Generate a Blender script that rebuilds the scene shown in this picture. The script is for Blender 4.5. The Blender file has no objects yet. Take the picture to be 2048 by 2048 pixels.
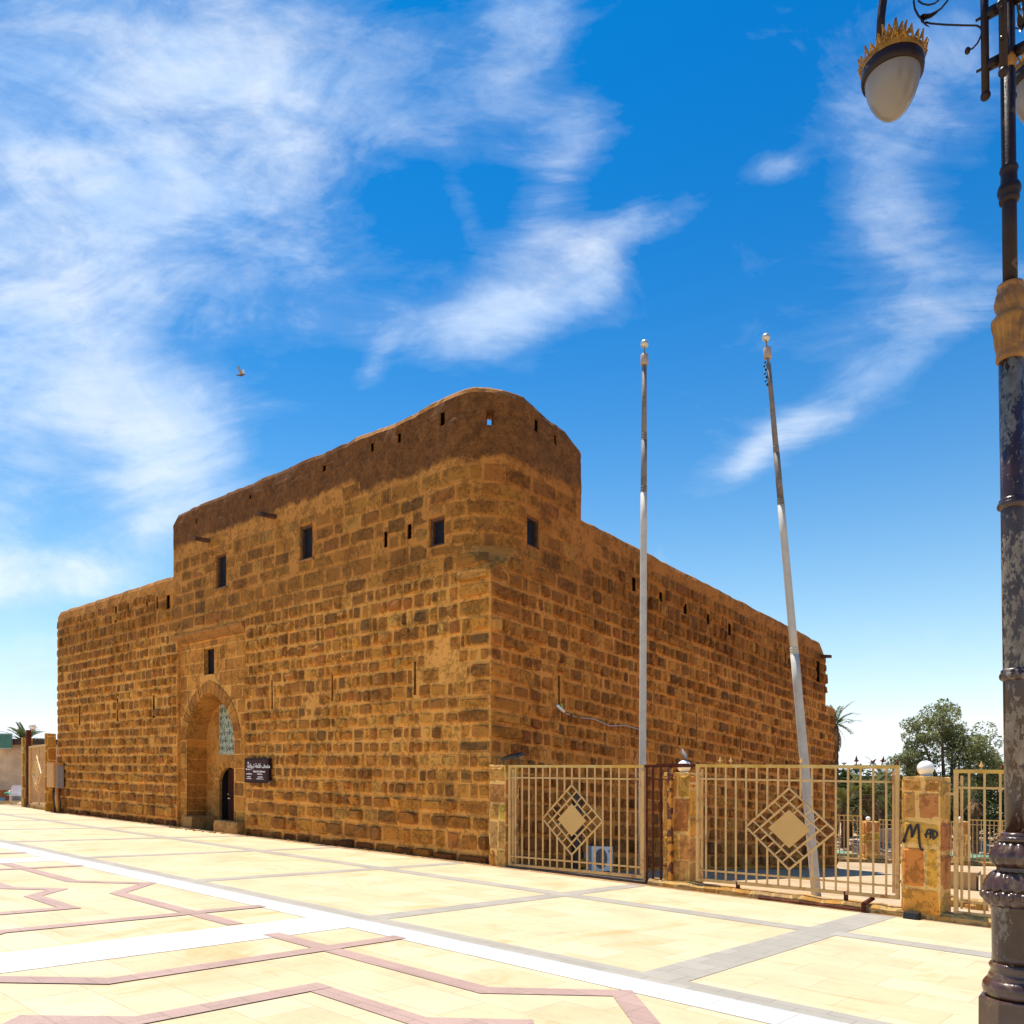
import bpy, math, random
from mathutils import Vector, Matrix, noise

random.seed(7)
R = math.radians
scn = bpy.context.scene
col = scn.collection

# ------------------------------------------------------------------ site frame
# P() shears each height zp down along x to fit the image's tilted horizon
K = .0321
F = 1625.0                      # focal length in photo pixels (photo 2048 wide)
EYE = 1.65
A = (-.453, 17.14)              # the fort's near corner
E1 = (-.7447, .6674)            # along the long front wall, away from the corner
E2 = (.6674, .7447)             # along the side wall, away from the corner


def P(x, y, zp):
    return Vector((x, y, zp - K * max(-60, min(60, x))))


def G(p, b, zp):                # p metres along E1, b metres along E2
    return P(A[0] + p * E1[0] + b * E2[0], A[1] + p * E1[1] + b * E2[1], zp)


def hor(u):
    return 1573 + K * (u - 1024)


def zof(u, v, y):               # height zp, before the shear, of photo pixel (u,v) at depth y
    return EYE + (hor(u) - v) * y / F


def at(u, v, y):
    return P((u - 1024) / F * y, y, zof(u, v, y))


def front(u, v):                # pixel on the front wall plane -> s (<0), zp
    m = (u - 1024) / F
    t = (A[0] - A[1] * m) / (1.1157 + m)
    return -1.4983 * t, zof(u, v, A[1] + t)


def side(u, v):                 # pixel on the side wall plane -> s (>0), course height
    m = (u - 1024) / F
    t = (A[1] * m - A[0]) / (.8962 - m)
    s = 1.3428 * t
    return s, zof(u, v, A[1] + t) + .045 * s


def nz(x, y=0., z=0.):
    return noise.noise(Vector((x, y, z)))


def sstep(a, b, x):
    t = max(0., min(1., (x - a) / (b - a)))
    return t * t * (3 - 2 * t)


# ------------------------------------------------------------------ object helpers
def tag(o, label=None, cat=None, group=None, kind=None):
    if label: o['label'] = label
    if cat: o['category'] = cat
    if group: o['group'] = group
    if kind: o['kind'] = kind
    return o


def empty(name, loc, label=None, cat=None, group=None):
    o = bpy.data.objects.new(name, None)
    o.empty_display_size = .2
    o.location = loc
    col.objects.link(o)
    return tag(o, label, cat, group)


def copy_tree(o, parent=None):
    c = o.copy()
    col.objects.link(c)
    if parent is not None:
        c.parent = parent
    for ch in list(o.children):
        copy_tree(ch, c)
    return c


def wloc(o):
    v = Vector((0, 0, 0))
    while o is not None:
        v = v + o.location
        o = o.parent
    return v


class MB:
    def __init__(s):
        s.v = []; s.f = []; s.c = []; s.b = []; s.uv = []

    def pt(s, p, c=None, band=-9., uv=(0, 0)):
        s.v.append(Vector(p)); s.c.append(c or (1, 1, 1)); s.b.append(band); s.uv.append(uv)
        return len(s.v) - 1

    def face(s, pts, c=None, uv=None):
        i = [s.pt(p, c, uv=uv[k] if uv else (0, 0)) for k, p in enumerate(pts)]
        s.f.append(i)

    def grid(s, rows, c=None, close=False):
        n = len(rows[0])
        base = [[s.pt(p, c) for p in r] for r in rows]
        for j in range(len(rows) - 1):
            for i in range(n - (0 if close else 1)):
                k = (i + 1) % n
                s.f.append((base[j][i], base[j][k], base[j + 1][k], base[j + 1][i]))

    def hexa(s, a, b, c=None):          # two quads (4 points each), same order
        i = [s.pt(p, c) for p in list(a) + list(b)]
        s.f += [(i[3], i[2], i[1], i[0]), (i[4], i[5], i[6], i[7])]
        for k in range(4):
            m = (k + 1) % 4
            s.f.append((i[k], i[m], i[m + 4], i[k + 4]))

    def box(s, x0, x1, y0, y1, z0, z1, M=None, c=None):
        q = [Vector((x, y, z)) for z in (z0, z1) for x, y in ((x0, y0), (x1, y0), (x1, y1), (x0, y1))]
        if M is not None: q = [M @ p for p in q]
        s.hexa(q[:4], q[4:], c)

    def bar(s, a, b, w, d=None, up=(0, 0, 1), c=None):     # square bar between two points
        a = Vector(a); b = Vector(b); d = d or w
        t = (b - a).normalized(); up = Vector(up)
        if abs(t.dot(up)) > .98: up = Vector((E1[0], E1[1], 0))
        x = t.cross(up).normalized(); y = x.cross(t)
        o = [(-w / 2, -d / 2), (w / 2, -d / 2), (w / 2, d / 2), (-w / 2, d / 2)]
        s.hexa([a + x * i + y * j for i, j in o], [b + x * i + y * j for i, j in o], c)

    def tube(s, pts, r, n=8, cap=True):
        pts = [Vector(p) for p in pts]
        if not isinstance(r, (list, tuple)): r = [r] * len(pts)
        rows = []; x = None
        for k, p in enumerate(pts):
            t = (pts[min(k + 1, len(pts) - 1)] - pts[max(k - 1, 0)]).normalized()
            if x is None:
                x = t.orthogonal().normalized()
            else:
                x = (x - t * x.dot(t)).normalized()
            y = t.cross(x)
            rows.append([p + (x * math.cos(a) + y * math.sin(a)) * r[k]
                         for a in [2 * math.pi * i / n for i in range(n)]])
        o = len(s.v)
        s.grid(rows, close=True)
        if cap:
            s.f.append(list(range(o + n - 1, o - 1, -1)))
            e = len(s.v) - n
            s.f.append(list(range(e, e + n)))

    def lathe(s, prof, n=32, M=None, rfun=None):
        rows = []
        for r, z in prof:
            row = []
            for i in range(n):
                a = 2 * math.pi * i / n
                rr = r * (rfun(a, z, r) if rfun else 1)
                p = Vector((rr * math.cos(a), rr * math.sin(a), z))
                row.append(M @ p if M is not None else p)
            rows.append(row)
        o = len(s.v)
        s.grid(rows, close=True)
        s.f.append(list(range(o + n - 1, o - 1, -1)))
        e = len(s.v) - n
        s.f.append(list(range(e, e + n)))

    def ball(s, c, r, n=16, sz=1.):
        c = Vector(c)
        s.lathe([(max(1e-4, r * math.sin(math.pi * k / (n // 2))), -r * sz * math.cos(math.pi * k / (n // 2)))
                 for k in range(n // 2 + 1)], n, Matrix.Translation(c))

    def build(s, name, mat, parent=None, smooth=False, loc=None, attr=False):
        me = bpy.data.meshes.new(name)
        off = wloc(parent) if parent is not None else Vector((0, 0, 0))
        o = bpy.data.objects.new(name, me)
        if parent is None and loc is not None:
            o.location = loc; off = Vector(loc)
        me.from_pydata([p - off for p in s.v], [], s.f)
        if attr:
            a = me.attributes.new('tint', 'FLOAT_COLOR', 'POINT')
            a.data.foreach_set('color', [x for c in s.c for x in (c[0], c[1], c[2], 1.)])
            b = me.attributes.new('band', 'FLOAT', 'POINT')
            b.data.foreach_set('value', s.b)
        ul = me.uv_layers.new(name='uv')
        buf = []
        for poly in me.polygons:
            for vi in poly.vertices:
                buf += [s.uv[vi][0], s.uv[vi][1]]
        ul.data.foreach_set('uv', buf)
        me.materials.append(mat)
        if smooth:
            me.polygons.foreach_set('use_smooth', [True] * len(me.polygons))
        me.update()
        if parent is not None: o.parent = parent
        col.objects.link(o)
        return o


# ------------------------------------------------------------------ materials
class NT:
    def __init__(s, name):
        s.m = bpy.data.materials.new(name); s.m.use_nodes = True
        s.t = s.m.node_tree; s.t.nodes.clear()
        s.out = s.n('ShaderNodeOutputMaterial')

    def n(s, kind, **kw):
        x = s.t.nodes.new(kind)
        for k, v in kw.items():
            if k.startswith('i_'):
                x.inputs[int(k[2:]) if k[2:].isdigit() else k[2:].replace('_', ' ')].default_value = v
            else:
                setattr(x, k, v)
        return x

    def l(s, a, b): s.t.links.new(a, b)

    def math(s, op, a, b=None, c=None, clamp=False):
        x = s.n('ShaderNodeMath', operation=op, use_clamp=clamp)
        for k, q in enumerate((a, b, c)):
            if q is None: continue
            if isinstance(q, (int, float)): x.inputs[k].default_value = q
            else: s.l(q, x.inputs[k])
        return x.outputs[0]

    def noise(s, vec, scale, detail=4, rough=.55, dist=0.):
        x = s.n('ShaderNodeTexNoise')
        x.inputs['Scale'].default_value = scale; x.inputs['Detail'].default_value = detail
        x.inputs['Roughness'].default_value = rough; x.inputs['Distortion'].default_value = dist
        if vec is not None: s.l(vec, x.inputs['Vector'])
        return x.outputs[0]

    def ramp(s, fac, stops, interp='LINEAR'):
        x = s.n('ShaderNodeValToRGB'); e = x.color_ramp.elements
        x.color_ramp.interpolation = interp
        while len(e) < len(stops): e.new(.5)
        for k, (p, c) in enumerate(stops):
            e[k].position = p
            e[k].color = (c, c, c, 1) if isinstance(c, (int, float)) else (*c, 1)
        s.l(fac, x.inputs[0])
        return x.outputs[0]

    def mix(s, fac, a, b, blend='MIX'):
        x = s.n('ShaderNodeMix', data_type='RGBA', blend_type=blend)
        for k, q in ((0, fac), (6, a), (7, b)):
            if isinstance(q, (int, float)): x.inputs[k].default_value = q
            elif isinstance(q, (tuple, list)): x.inputs[k].default_value = (*q, 1) if len(q) == 3 else q
            else: s.l(q, x.inputs[k])
        return x.outputs[2]

    def scale_vec(s, vec, k):
        x = s.n('ShaderNodeVectorMath', operation='MULTIPLY'); s.l(vec, x.inputs[0])
        x.inputs[1].default_value = k
        return x.outputs[0]

    def finish(s, color, rough=.8, metal=0., bump=None, bstr=.3, bdist=.02, trans=None, spec=None):
        b = s.n('ShaderNodeBsdfPrincipled')
        if isinstance(color, (tuple, list)): b.inputs['Base Color'].default_value = (*color, 1)
        else: s.l(color, b.inputs['Base Color'])
        if isinstance(rough, (int, float)): b.inputs['Roughness'].default_value = rough
        else: s.l(rough, b.inputs['Roughness'])
        b.inputs['Metallic'].default_value = metal
        if spec is not None: b.inputs['Specular IOR Level'].default_value = spec
        if bump is not None:
            u = s.n('ShaderNodeBump'); u.inputs['Strength'].default_value = bstr
            u.inputs['Distance'].default_value = bdist
            s.l(bump, u.inputs['Height']); s.l(u.outputs[0], b.inputs['Normal'])
        if trans:
            t = s.n('ShaderNodeBsdfTranslucent')
            if isinstance(color, (tuple, list)): t.inputs[0].default_value = (*color, 1)
            else: s.l(color, t.inputs[0])
            a = s.n('ShaderNodeMixShader'); a.inputs[0].default_value = trans
            s.l(b.outputs[0], a.inputs[1]); s.l(t.outputs[0], a.inputs[2])
            s.l(a.outputs[0], s.out.inputs[0])
        else:
            s.l(b.outputs[0], s.out.inputs[0])
        return s.m

    def pos(s):
        return s.n('ShaderNodeNewGeometry').outputs['Position']

    def obj(s):
        return s.n('ShaderNodeTexCoord').outputs['Object']


def mottled(name, c, rough=.7, var=.25, scale=6, c2=None, metal=0., bump=.15, thr=(.45, .6), trans=None, spec=None):
    t = NT(name); p = t.obj()
    n1 = t.noise(p, scale, 6, .62)
    lo = tuple(x * (1 - var) for x in c); hi = tuple(x * (1 + var) for x in c)
    base = t.ramp(n1, [(.3, lo), (.7, hi)])
    if c2:
        n2 = t.noise(p, scale * .55, 8, .68, .4)
        base = t.mix(t.ramp(n2, [(thr[0], 0.), (thr[1], 1.)]), base, c2)
    return t.finish(base, rough, metal, t.noise(p, scale * 5, 4), bump, .01, trans, spec)


# sandstone: per-block tint comes with the mesh, plaster band by height
def stone_material():
    t = NT('sandstone'); p = t.pos()
    tint = t.n('ShaderNodeAttribute', attribute_name='tint').outputs['Color']
    band = t.n('ShaderNodeAttribute', attribute_name='band').outputs['Fac']
    n1 = t.noise(p, 2.3, 8, .66, .3); n2 = t.noise(p, 11, 6, .65); n3 = t.noise(p, 45, 3, .6)
    v = t.math('ADD', t.math('MULTIPLY', n1, .9), t.math('MULTIPLY', n2, .8))
    v = t.math('ADD', v, t.math('MULTIPLY', n3, .35))
    var = t.ramp(v, [(.62, .55), (1.0, .95), (1.35, 1.38)])
    c = t.mix(1., tint, var, 'MULTIPLY')
    # weather stains: dark varnish patches, greenish grime
    st = t.ramp(t.noise(p, .9, 7, .7, .5), [(.42, 0.), (.85, .6)])
    c = t.mix(st, c, t.mix(1., c, (.50, .40, .30), 'MULTIPLY'))
    # mud plaster band on the upper works, ragged lower edge
    e = t.math('ADD', band, t.math('MULTIPLY', t.math('SUBTRACT', t.noise(p, 1.9, 8, .70), .5), .62))
    pl = t.ramp(t.math('MULTIPLY_ADD', e, 4.5, .5, clamp=True), [(.2, 0.), (.8, 1.)])
    mud = t.ramp(t.math('ADD', t.math('MULTIPLY', n3, .7), t.math('MULTIPLY', n2, .5)),
                 [(.40, (.065, .024, .006)), (.56, (.135, .051, .013)), (.74, (.22, .090, .025))])
    mud = t.mix(1., mud, t.ramp(t.noise(p, 3.1, 9, .72, .6), [(.32, .6), (.5, 1.), (.7, 1.45)]), 'MULTIPLY')
    c = t.mix(pl, c, mud)
    h = t.math('ADD', t.math('MULTIPLY', n2, 1.), t.math('MULTIPLY', n3, .6))
    return t.finish(c, .92, 0, h, .55, .03, spec=.2)


def plaza_material(name, c1, c2, cm, tile=(.75, .5), speck=0., stain=.0):
    t = NT(name)
    uv = t.n('ShaderNodeTexCoord').outputs['UV']
    b = t.n('ShaderNodeTexBrick', offset=.5)
    t.l(uv, b.inputs['Vector'])
    for k, q in (('Color1', (*c1, 1)), ('Color2', (*c2, 1)), ('Mortar', (*cm, 1))): b.inputs[k].default_value = q
    b.inputs['Scale'].default_value = 1.; b.inputs['Brick Width'].default_value = tile[0]
    b.inputs['Row Height'].default_value = tile[1]; b.inputs['Mortar Size'].default_value = .006
    b.inputs['Mortar Smooth'].default_value = .3; b.inputs['Bias'].default_value = 0.
    c = b.outputs['Color']
    n = t.noise(uv, 1.1, 8, .7, .6)
    c = t.mix(1., c, t.ramp(n, [(.3, .86), (.5, 1.), (.72, 1.07)]), 'MULTIPLY')
    str_ = t.noise(t.scale_vec(uv, (6., 40., 1.)), 1., 4, .6)
    c = t.mix(1., c, t.ramp(str_, [(.3, .93), (.6, 1.03)]), 'MULTIPLY')
    if stain:
        s1 = t.noise(t.scale_vec(uv, (1., .35, 1.)), .8, 9, .72, 1.2)
        c = t.mix(t.math('MULTIPLY', t.ramp(s1, [(.55, 0.), (.74, 1.)]), stain), c, (.52, .26, .07))
        s2 = t.noise(t.scale_vec(uv, (.5, 2.2, 1.)), 1.4, 9, .72, .8)
        c = t.mix(t.math('MULTIPLY', t.ramp(s2, [(.585, 0.), (.72, 1.)]), stain * .7), c, (.40, .20, .08))
        s3 = t.noise(uv, 14, 2, .5)
        c = t.mix(t.ramp(s3, [(.80, 0.), (.82, .7)]), c, (.12, .09, .06))
    if speck:
        w = t.noise(uv, 90, 2, .6)
        c = t.mix(t.math('MULTIPLY', t.ramp(w, [(.56, 0.), (.66, 1.)]), speck), c, tuple(x * .45 for x in c1))
    return t.finish(c, .62, 0, t.noise(uv, 60, 3), .05, .005, spec=.3)


def rubble_stone(name, stones, mortar, scale=2.6, width=.10):      # irregular stones set in wide mortar
    t = NT(name)
    mp = t.n('ShaderNodeMapping'); mp.inputs['Rotation'].default_value = (0, 0, R(42.3)); mp.inputs['Scale'].default_value = (1.15, 1., .85)
    t.l(t.obj(), mp.inputs[0]); p = mp.outputs[0]
    wob = t.n('ShaderNodeVectorMath', operation='ADD'); t.l(p, wob.inputs[0])
    nc = t.n('ShaderNodeTexNoise'); nc.inputs['Scale'].default_value = 3.; t.l(p, nc.inputs['Vector'])
    sc = t.n('ShaderNodeVectorMath', operation='SCALE'); sc.inputs['Scale'].default_value = .10
    t.l(nc.outputs['Color'], sc.inputs[0]); t.l(sc.outputs[0], wob.inputs[1])
    v1 = t.n('ShaderNodeTexVoronoi', feature='F1', distance='CHEBYCHEV'); v2 = t.n('ShaderNodeTexVoronoi', feature='F2', distance='CHEBYCHEV')
    for v in (v1, v2):
        v.inputs['Scale'].default_value = scale; v.inputs['Randomness'].default_value = .55
        t.l(wob.outputs[0], v.inputs['Vector'])
    edge = t.math('SUBTRACT', v2.outputs['Distance'], v1.outputs['Distance'])
    sep = t.n('ShaderNodeSeparateColor'); t.l(v1.outputs['Color'], sep.inputs[0])
    k = len(stones)
    c = t.ramp(sep.outputs[0], [(i / k, s) for i, s in enumerate(stones)], 'CONSTANT')
    n = t.noise(p, 9, 8, .7)
    c = t.mix(1., c, t.ramp(n, [(.3, .62), (.7, 1.35)]), 'MULTIPLY')
    ed = t.math('ADD', edge, t.math('MULTIPLY', t.math('SUBTRACT', t.noise(p, 14, 4), .5), .05))
    m = t.ramp(ed, [(width * .75, 0.), (width, 1.)])
    c = t.mix(m, t.mix(n, mortar, tuple(x * .75 for x in mortar)), c)
    return t.finish(c, .9, 0, t.math('ADD', m, t.math('MULTIPLY', t.noise(p, 25, 5), .8)), .5, .03, spec=.2)


M = {}
M['stone'] = stone_material()
M['cream'] = plaza_material('cream paving tile', (.62, .48, .295), (.55, .41, .235), (.42, .325, .195), stain=.85)
M['grey'] = plaza_material('grey paving tile', (.37, .325, .265), (.325, .285, .23), (.25, .22, .18), (.45, .3))
M['white'] = plaza_material('white paving tile', (.58, .56, .53), (.51, .50, .48), (.36, .33, .29), (.6, .43), .4)
M['pink'] = plaza_material('pink granite paving tile', (.42, .275, .225), (.37, .24, .195), (.29, .19, .15), (.6, .3), .5)
M['yard'] = plaza_material('yard flagstone', (.56, .40, .23), (.46, .31, .17), (.34, .22, .12), (.62, .41), .35, .6)
M['dirt'] = mottled('sandy ground', (.46, .33, .19), .95, .3, .5, (.34, .23, .13))
M['pillar'] = rubble_stone('pillar stone', [(.58, .29, .02), (.42, .18, .03), (.62, .33, .03), (.50, .24, .025), (.52, .21, .04), (.46, .25, .05)],
                           (.80, .50, .15), 2.1, .10)
M['kerb'] = rubble_stone('kerb stone', [(.40, .19, .04), (.27, .15, .05), (.46, .24, .06), (.34, .20, .08)], (.55, .34, .12), 3.2, .10)
M['fence'] = mottled('cream fence paint', (.64, .385, .13), .5, .14, 7, (.40, .15, .025), thr=(.56, .66))
M['fencetop'] = mottled('yellowed fence paint', (.62, .34, .035), .5, .2, 5, (.62, .45, .16), thr=(.45, .62))
M['plate'] = mottled('sheet metal plate', (.62, .36, .105), .55, .08, 3)
M['rust'] = mottled('rusty iron', (.085, .018, .008), .75, .5, 9, (.16, .045, .012), thr=(.5, .62), spec=.2)
M['rustpaint'] = mottled('peeling orange paint', (.10, .022, .008), .6, .5, 9, (.66, .26, .02), thr=(.47, .53))
M['black'] = mottled('black metal', (.012, .012, .013), .45, .3, 8)
M['galv'] = mottled('painted pole metal', (.50, .46, .40), .65, .10, 5, (.36, .32, .27), thr=(.55, .8), spec=.2)
M['galvdark'] = mottled('grey pole metal', (.20, .17, .15), .65, .15, 6, (.12, .105, .095), thr=(.5, .65), spec=.2)
M['capm'] = mottled('pole cap metal', (.36, .27, .20), .35, .12, 6)
M['ballm'] = mottled('polished ball', (.55, .50, .42), .35, .06, 4, metal=.6)
M['lampbody'] = mottled('brown lamp paint', (.058, .024, .017), .28, .3, 7, (.19, .145, .11), thr=(.50, .53), bump=.25, spec=.75)
t_ = NT('worn lamp paint'); p_ = t_.obj()
big_ = t_.noise(t_.scale_vec(p_, (1., 1., .55)), 3.2, 5, .6)
fine_ = t_.noise(t_.scale_vec(p_, (1., 1., .5)), 34, 8, .72, .4)
msk_ = t_.math('ADD', t_.math('MULTIPLY', big_, .95), t_.math('MULTIPLY', fine_, .75))
pc_ = t_.ramp(t_.noise(p_, 8, 4), [(.3, (.026, .011, .007)), (.7, (.055, .024, .013))])
pg_ = t_.ramp(t_.noise(p_, 20, 5), [(.3, (.12, .09, .062)), (.7, (.23, .185, .135))])
M['lampbody'] = t_.finish(t_.mix(t_.ramp(msk_, [(.88, 0.), (.915, 1.)]), pc_, pg_), t_.ramp(msk_, [(.88, .24), (.92, .5)]), 0, msk_, .25, .006, spec=.6)
M['lampdark'] = mottled('dark brown lamp paint', (.018, .008, .007), .42, .35, 9, (.085, .05, .035), thr=(.62, .65), bump=.2, spec=.25)
M['lampbase'] = mottled('worn brown casting', (.065, .028, .016), .24, .45, 8, (.16, .10, .045), thr=(.56, .66), bump=.3, spec=.7)
M['ochre'] = mottled('ochre paint', (.29, .125, .012), .5, .3, 9, (.13, .055, .012), bump=.3)
M['gold'] = mottled('gilded casting', (.34, .16, .014), .4, .35, 14, (.13, .06, .01), thr=(.5, .62), metal=.35)
M['opal'] = mottled('opal glass', (.22, .19, .165), .25, .03, 3, bump=.02, trans=.10)
M['globe'] = mottled('white globe', (.82, .80, .76), .3, .03, 6, bump=.02)
M['wood'] = mottled('old brown wood', (.13, .052, .02), .7, .3, 9, (.045, .02, .01))
M['doorwood'] = mottled('dark door wood', (.060, .014, .007), .7, .3, 9, (.030, .008, .005), spec=.12)
M['glass'] = mottled('dark window glass', (.016, .018, .024), .5, .3, 3, bump=.0, spec=.06)
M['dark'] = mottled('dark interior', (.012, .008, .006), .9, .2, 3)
M['signbrown'] = mottled('brown sign face', (.060, .022, .023), .7, .06, 4, bump=.0, spec=.15)
M['signframe'] = mottled('sign frame', (.026, .008, .007), .6, .1, 5, spec=.15)
M['white_text'] = mottled('white lettering', (.80, .74, .72), .5, .03, 4, bump=.0)
M['tile'] = mottled('glazed inscription tile', (.38, .40, .27), .35, .3, 16, (.17, .20, .14), thr=(.5, .56), bump=.1)
M['ink'] = mottled('black spray paint', (.012, .010, .012), .5, .2, 8)
M['ac'] = mottled('white enamel', (.74, .74, .72), .4, .05, 5)
M['acdark'] = mottled('dark fan grille', (.10, .10, .105), .5, .15, 9)
M['meter'] = mottled('beige meter box', (.60, .27, .055), .55, .15, 6)
M['metergrey'] = mottled('grey box side', (.30, .27, .25), .55, .15, 6)
M['wallr'] = mottled('render wall', (.62, .44, .28), .9, .25, 1.1, (.42, .30, .22), thr=(.48, .66))
M['roofdark'] = mottled('dark roof edge', (.05, .032, .022), .8, .3, 3)
M['green'] = mottled('green sign panel', (.045, .17, .115), .5, .12, 4)
M['alu'] = mottled('aluminium trim', (.42, .44, .45), .4, .08, 5)
M['plastic'] = mottled('white plastic', (.74, .70, .70), .4, .04, 4, bump=.03)
M['orange'] = mottled('orange plastic', (.30, .085, .02), .5, .1, 5)
M['brownbox'] = mottled('brown tub', (.16, .06, .025), .6, .2, 5)
M['blue'] = mottled('blue plastic', (.06, .28, .62), .4, .1, 4)
M['mint'] = mottled('green cloth', (.04, .42, .19), .7, .1, 4)
M['plank'] = mottled('pale plank', (.50, .36, .17), .8, .15, 6)
M['turf'] = mottled('green matting', (.10, .22, .13), .9, .3, 5, (.16, .27, .18))
M['rubble'] = mottled('rubble', (.48, .37, .25), .95, .4, 3, (.25, .18, .12))
M['bark'] = mottled('bark', (.13, .085, .05), .95, .4, 6, (.06, .04, .025))
M['thatch'] = mottled('dead fronds', (.30, .17, .07), .9, .4, 9, (.12, .07, .03), trans=.2)
M['feather'] = mottled('bird plumage', (.24, .20, .19), .8, .3, 20)
M['featherdark'] = mottled('dark plumage', (.09, .075, .075), .8, .3, 20)
M['cable'] = mottled('grey cable', (.42, .36, .33), .5, .1, 20)
M['spring'] = mottled('green tag', (.35, .55, .06), .5, .1, 9)


def leaf_mat(name, a, b, tr=.3):
    t = NT(name)
    r = t.n('ShaderNodeNewGeometry').outputs['Random Per Island']
    n = t.noise(t.obj(), .9, 3)
    c = t.mix(1., t.ramp(r, [(0., a), (1., b)]), t.ramp(n, [(.3, .7), (.7, 1.3)]), 'MULTIPLY')
    return t.finish(c, .6, trans=tr, spec=.25)


M['leaf'] = leaf_mat('grey green leaf', (.13, .15, .045), (.29, .295, .13), .45)
M['leafd'] = leaf_mat('dark green leaf', (.028, .055, .018), (.08, .115, .035))
M['palm'] = leaf_mat('palm leaf', (.055, .085, .028), (.13, .15, .055))
M['palmo'] = leaf_mat('olive palm leaf', (.09, .10, .02), (.19, .17, .04))

# ------------------------------------------------------------------ ground and plaza


def drop(p, b):                       # the yard lies lower than the plaza and falls away along the side wall
    if b <= .15: return .03
    d = min(1.15, .2 + .048 * b)
    return .03 + (d - .03) * (1 - sstep(13, 24, p))


mb = MB()
ps = [-900, -300, -120, -70, -45, -35, -25, -18, -12, -8, -4, 0, 4, 8, 13, 16, 20, 24, 30, 40, 60, 100, 200, 500, 900]
bs = [-900, -300, -120, -70, -40, -20, -10, -4, 0., .15, .17, 2, 5, 9, 13, 17, 19.8, 24, 30, 45, 70, 120, 300, 900]
mb.grid([[G(p, b, -drop(p, b)) for p in ps] for b in bs])
tag(mb.build('ground', M['dirt']), kind='structure')


def flat(name, quads, z, mat, label=None):
    mb = MB()
    for q in quads:
        mb.face([G(p, b, z) for p, b in q], uv=[(p, b) for p, b in q])
    return tag(mb.build(name, mat), label, kind='structure')


def rect(p0, p1, b0, b1): return [(p0, b0), (p0, b1), (p1, b1), (p1, b0)]


flat('plaza', [rect(p, p + 10, b, b + 10 if b < -10 else -.0) for p in range(-50, 50, 10) for b in range(-70, 0, 10)], 0., M['cream'])
yq = []
for k in range(8):
    yq.append((.6 + k * 2.35, .6 + (k + 1) * 2.35))
mb = MB()
for b0, b1 in yq:
    for p0 in range(-30, 12, 3):
        q = rect(p0, p0 + 3, b0, b1)
        mb.face([G(p, b, -drop(p, b) + .012) for p, b in q], uv=[(p, b) for p, b in q])
tag(mb.build('yard_paving', M['yard']), kind='structure')
# dirty tan strip along the wall foot
bands = [rect(-50, 50, -6.43, -6.17), rect(-50, 50, -2.70, -2.36)]
cr = []
for k in range(-6, 9):
    pc = .48 + 4.44 * k
    w = .16 if k != -2 else .0
    if k == -2: cr.append((-8.20, -7.74))
    else: cr.append((pc - w, pc + w))
for a, b in cr:
    bands += [rect(a, b, -6.17, -2.70), rect(a, b, -2.36, -.45)]
flat('paving_band_grey', bands, .004, M['grey'])
wb = [rect(-50, 50, -6.87, -6.43)]
for k in range(-4, 5):
    pc = -3.88 + 8.85 * k
    wb.append(rect(pc - .42, pc + .42, -60, -6.87))
wb.append(rect(-50, 50, -15.1, -14.3))
wb2 = []
flat('paving_band_white', wb[:-1], .004, M['white'])


def polyband(pts, w):                 # mitred ribbon
    out = []
    n = len(pts)
    L = []; Rr = []
    for i in range(n):
        a = Vector(pts[max(i - 1, 0)]); c = Vector(pts[min(i + 1, n - 1)]); b = Vector(pts[i])
        d1 = (b - a).normalized() if i > 0 else (c - b).normalized()
        d2 = (c - b).normalized() if i < n - 1 else d1
        nn = (Vector((-d1.y, d1.x)) + Vector((-d2.y, d2.x))).normalized()
        k = w / 2 / max(.35, nn.dot(Vector((-d1.y, d1.x))))
        L.append(b + nn * k); Rr.append(b - nn * k)
    for i in range(n - 1):
        out.append([tuple(L[i]), tuple(L[i + 1]), tuple(Rr[i + 1]), tuple(Rr[i])])
    return out


layers = [[], []]
for pc in (-16.9, -8.05, .57, 9.4, 18.2):
    for bc in (-10.6, -18.6):
        for turn in range(4):
            c, s = [(1, 0), (0, 1), (-1, 0), (0, -1)][turn]

            def T(x, y): return (pc + x * c - y * s, bc + x * s + y * c)
            d, e, d2, e2_ = (2.86, 3.95, 1.9, 1.76) if turn % 2 == 0 else (2.95, 3.8, 1.76, 1.9)
            layers[turn % 2] += polyband([T(-e, d), T(-.80, d), T(0, d + .78), T(.80, d), T(e, d)], .20)
            layers[turn % 2] += polyband([T(-e2_ - .1, d2), T(-.5, d2), T(0, d2 + .48), T(.5, d2), T(e2_ + .1, d2)], .20)
flat('paving_band_pink', layers[0], .006, M['pink'])
flat('paving_band_pink', layers[1], .0085, M['pink'])
flat('wall_foot_strip', [rect(-12, 24.9, -.42, 0)], .003,
     mottled('dusty strip', (.40, .23, .095), .9, .25, 3, (.26, .14, .06)))

# ------------------------------------------------------------------ the fort
fort = empty('stone_fort', G(12, 8, 0), 'big sandstone fort with mud plastered upper walls and a rounded corner tower', 'fort')
SL, SR, SU = -24.9, 19.6, 18.6
STEP, TOW = -14.33, 3.16


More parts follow.
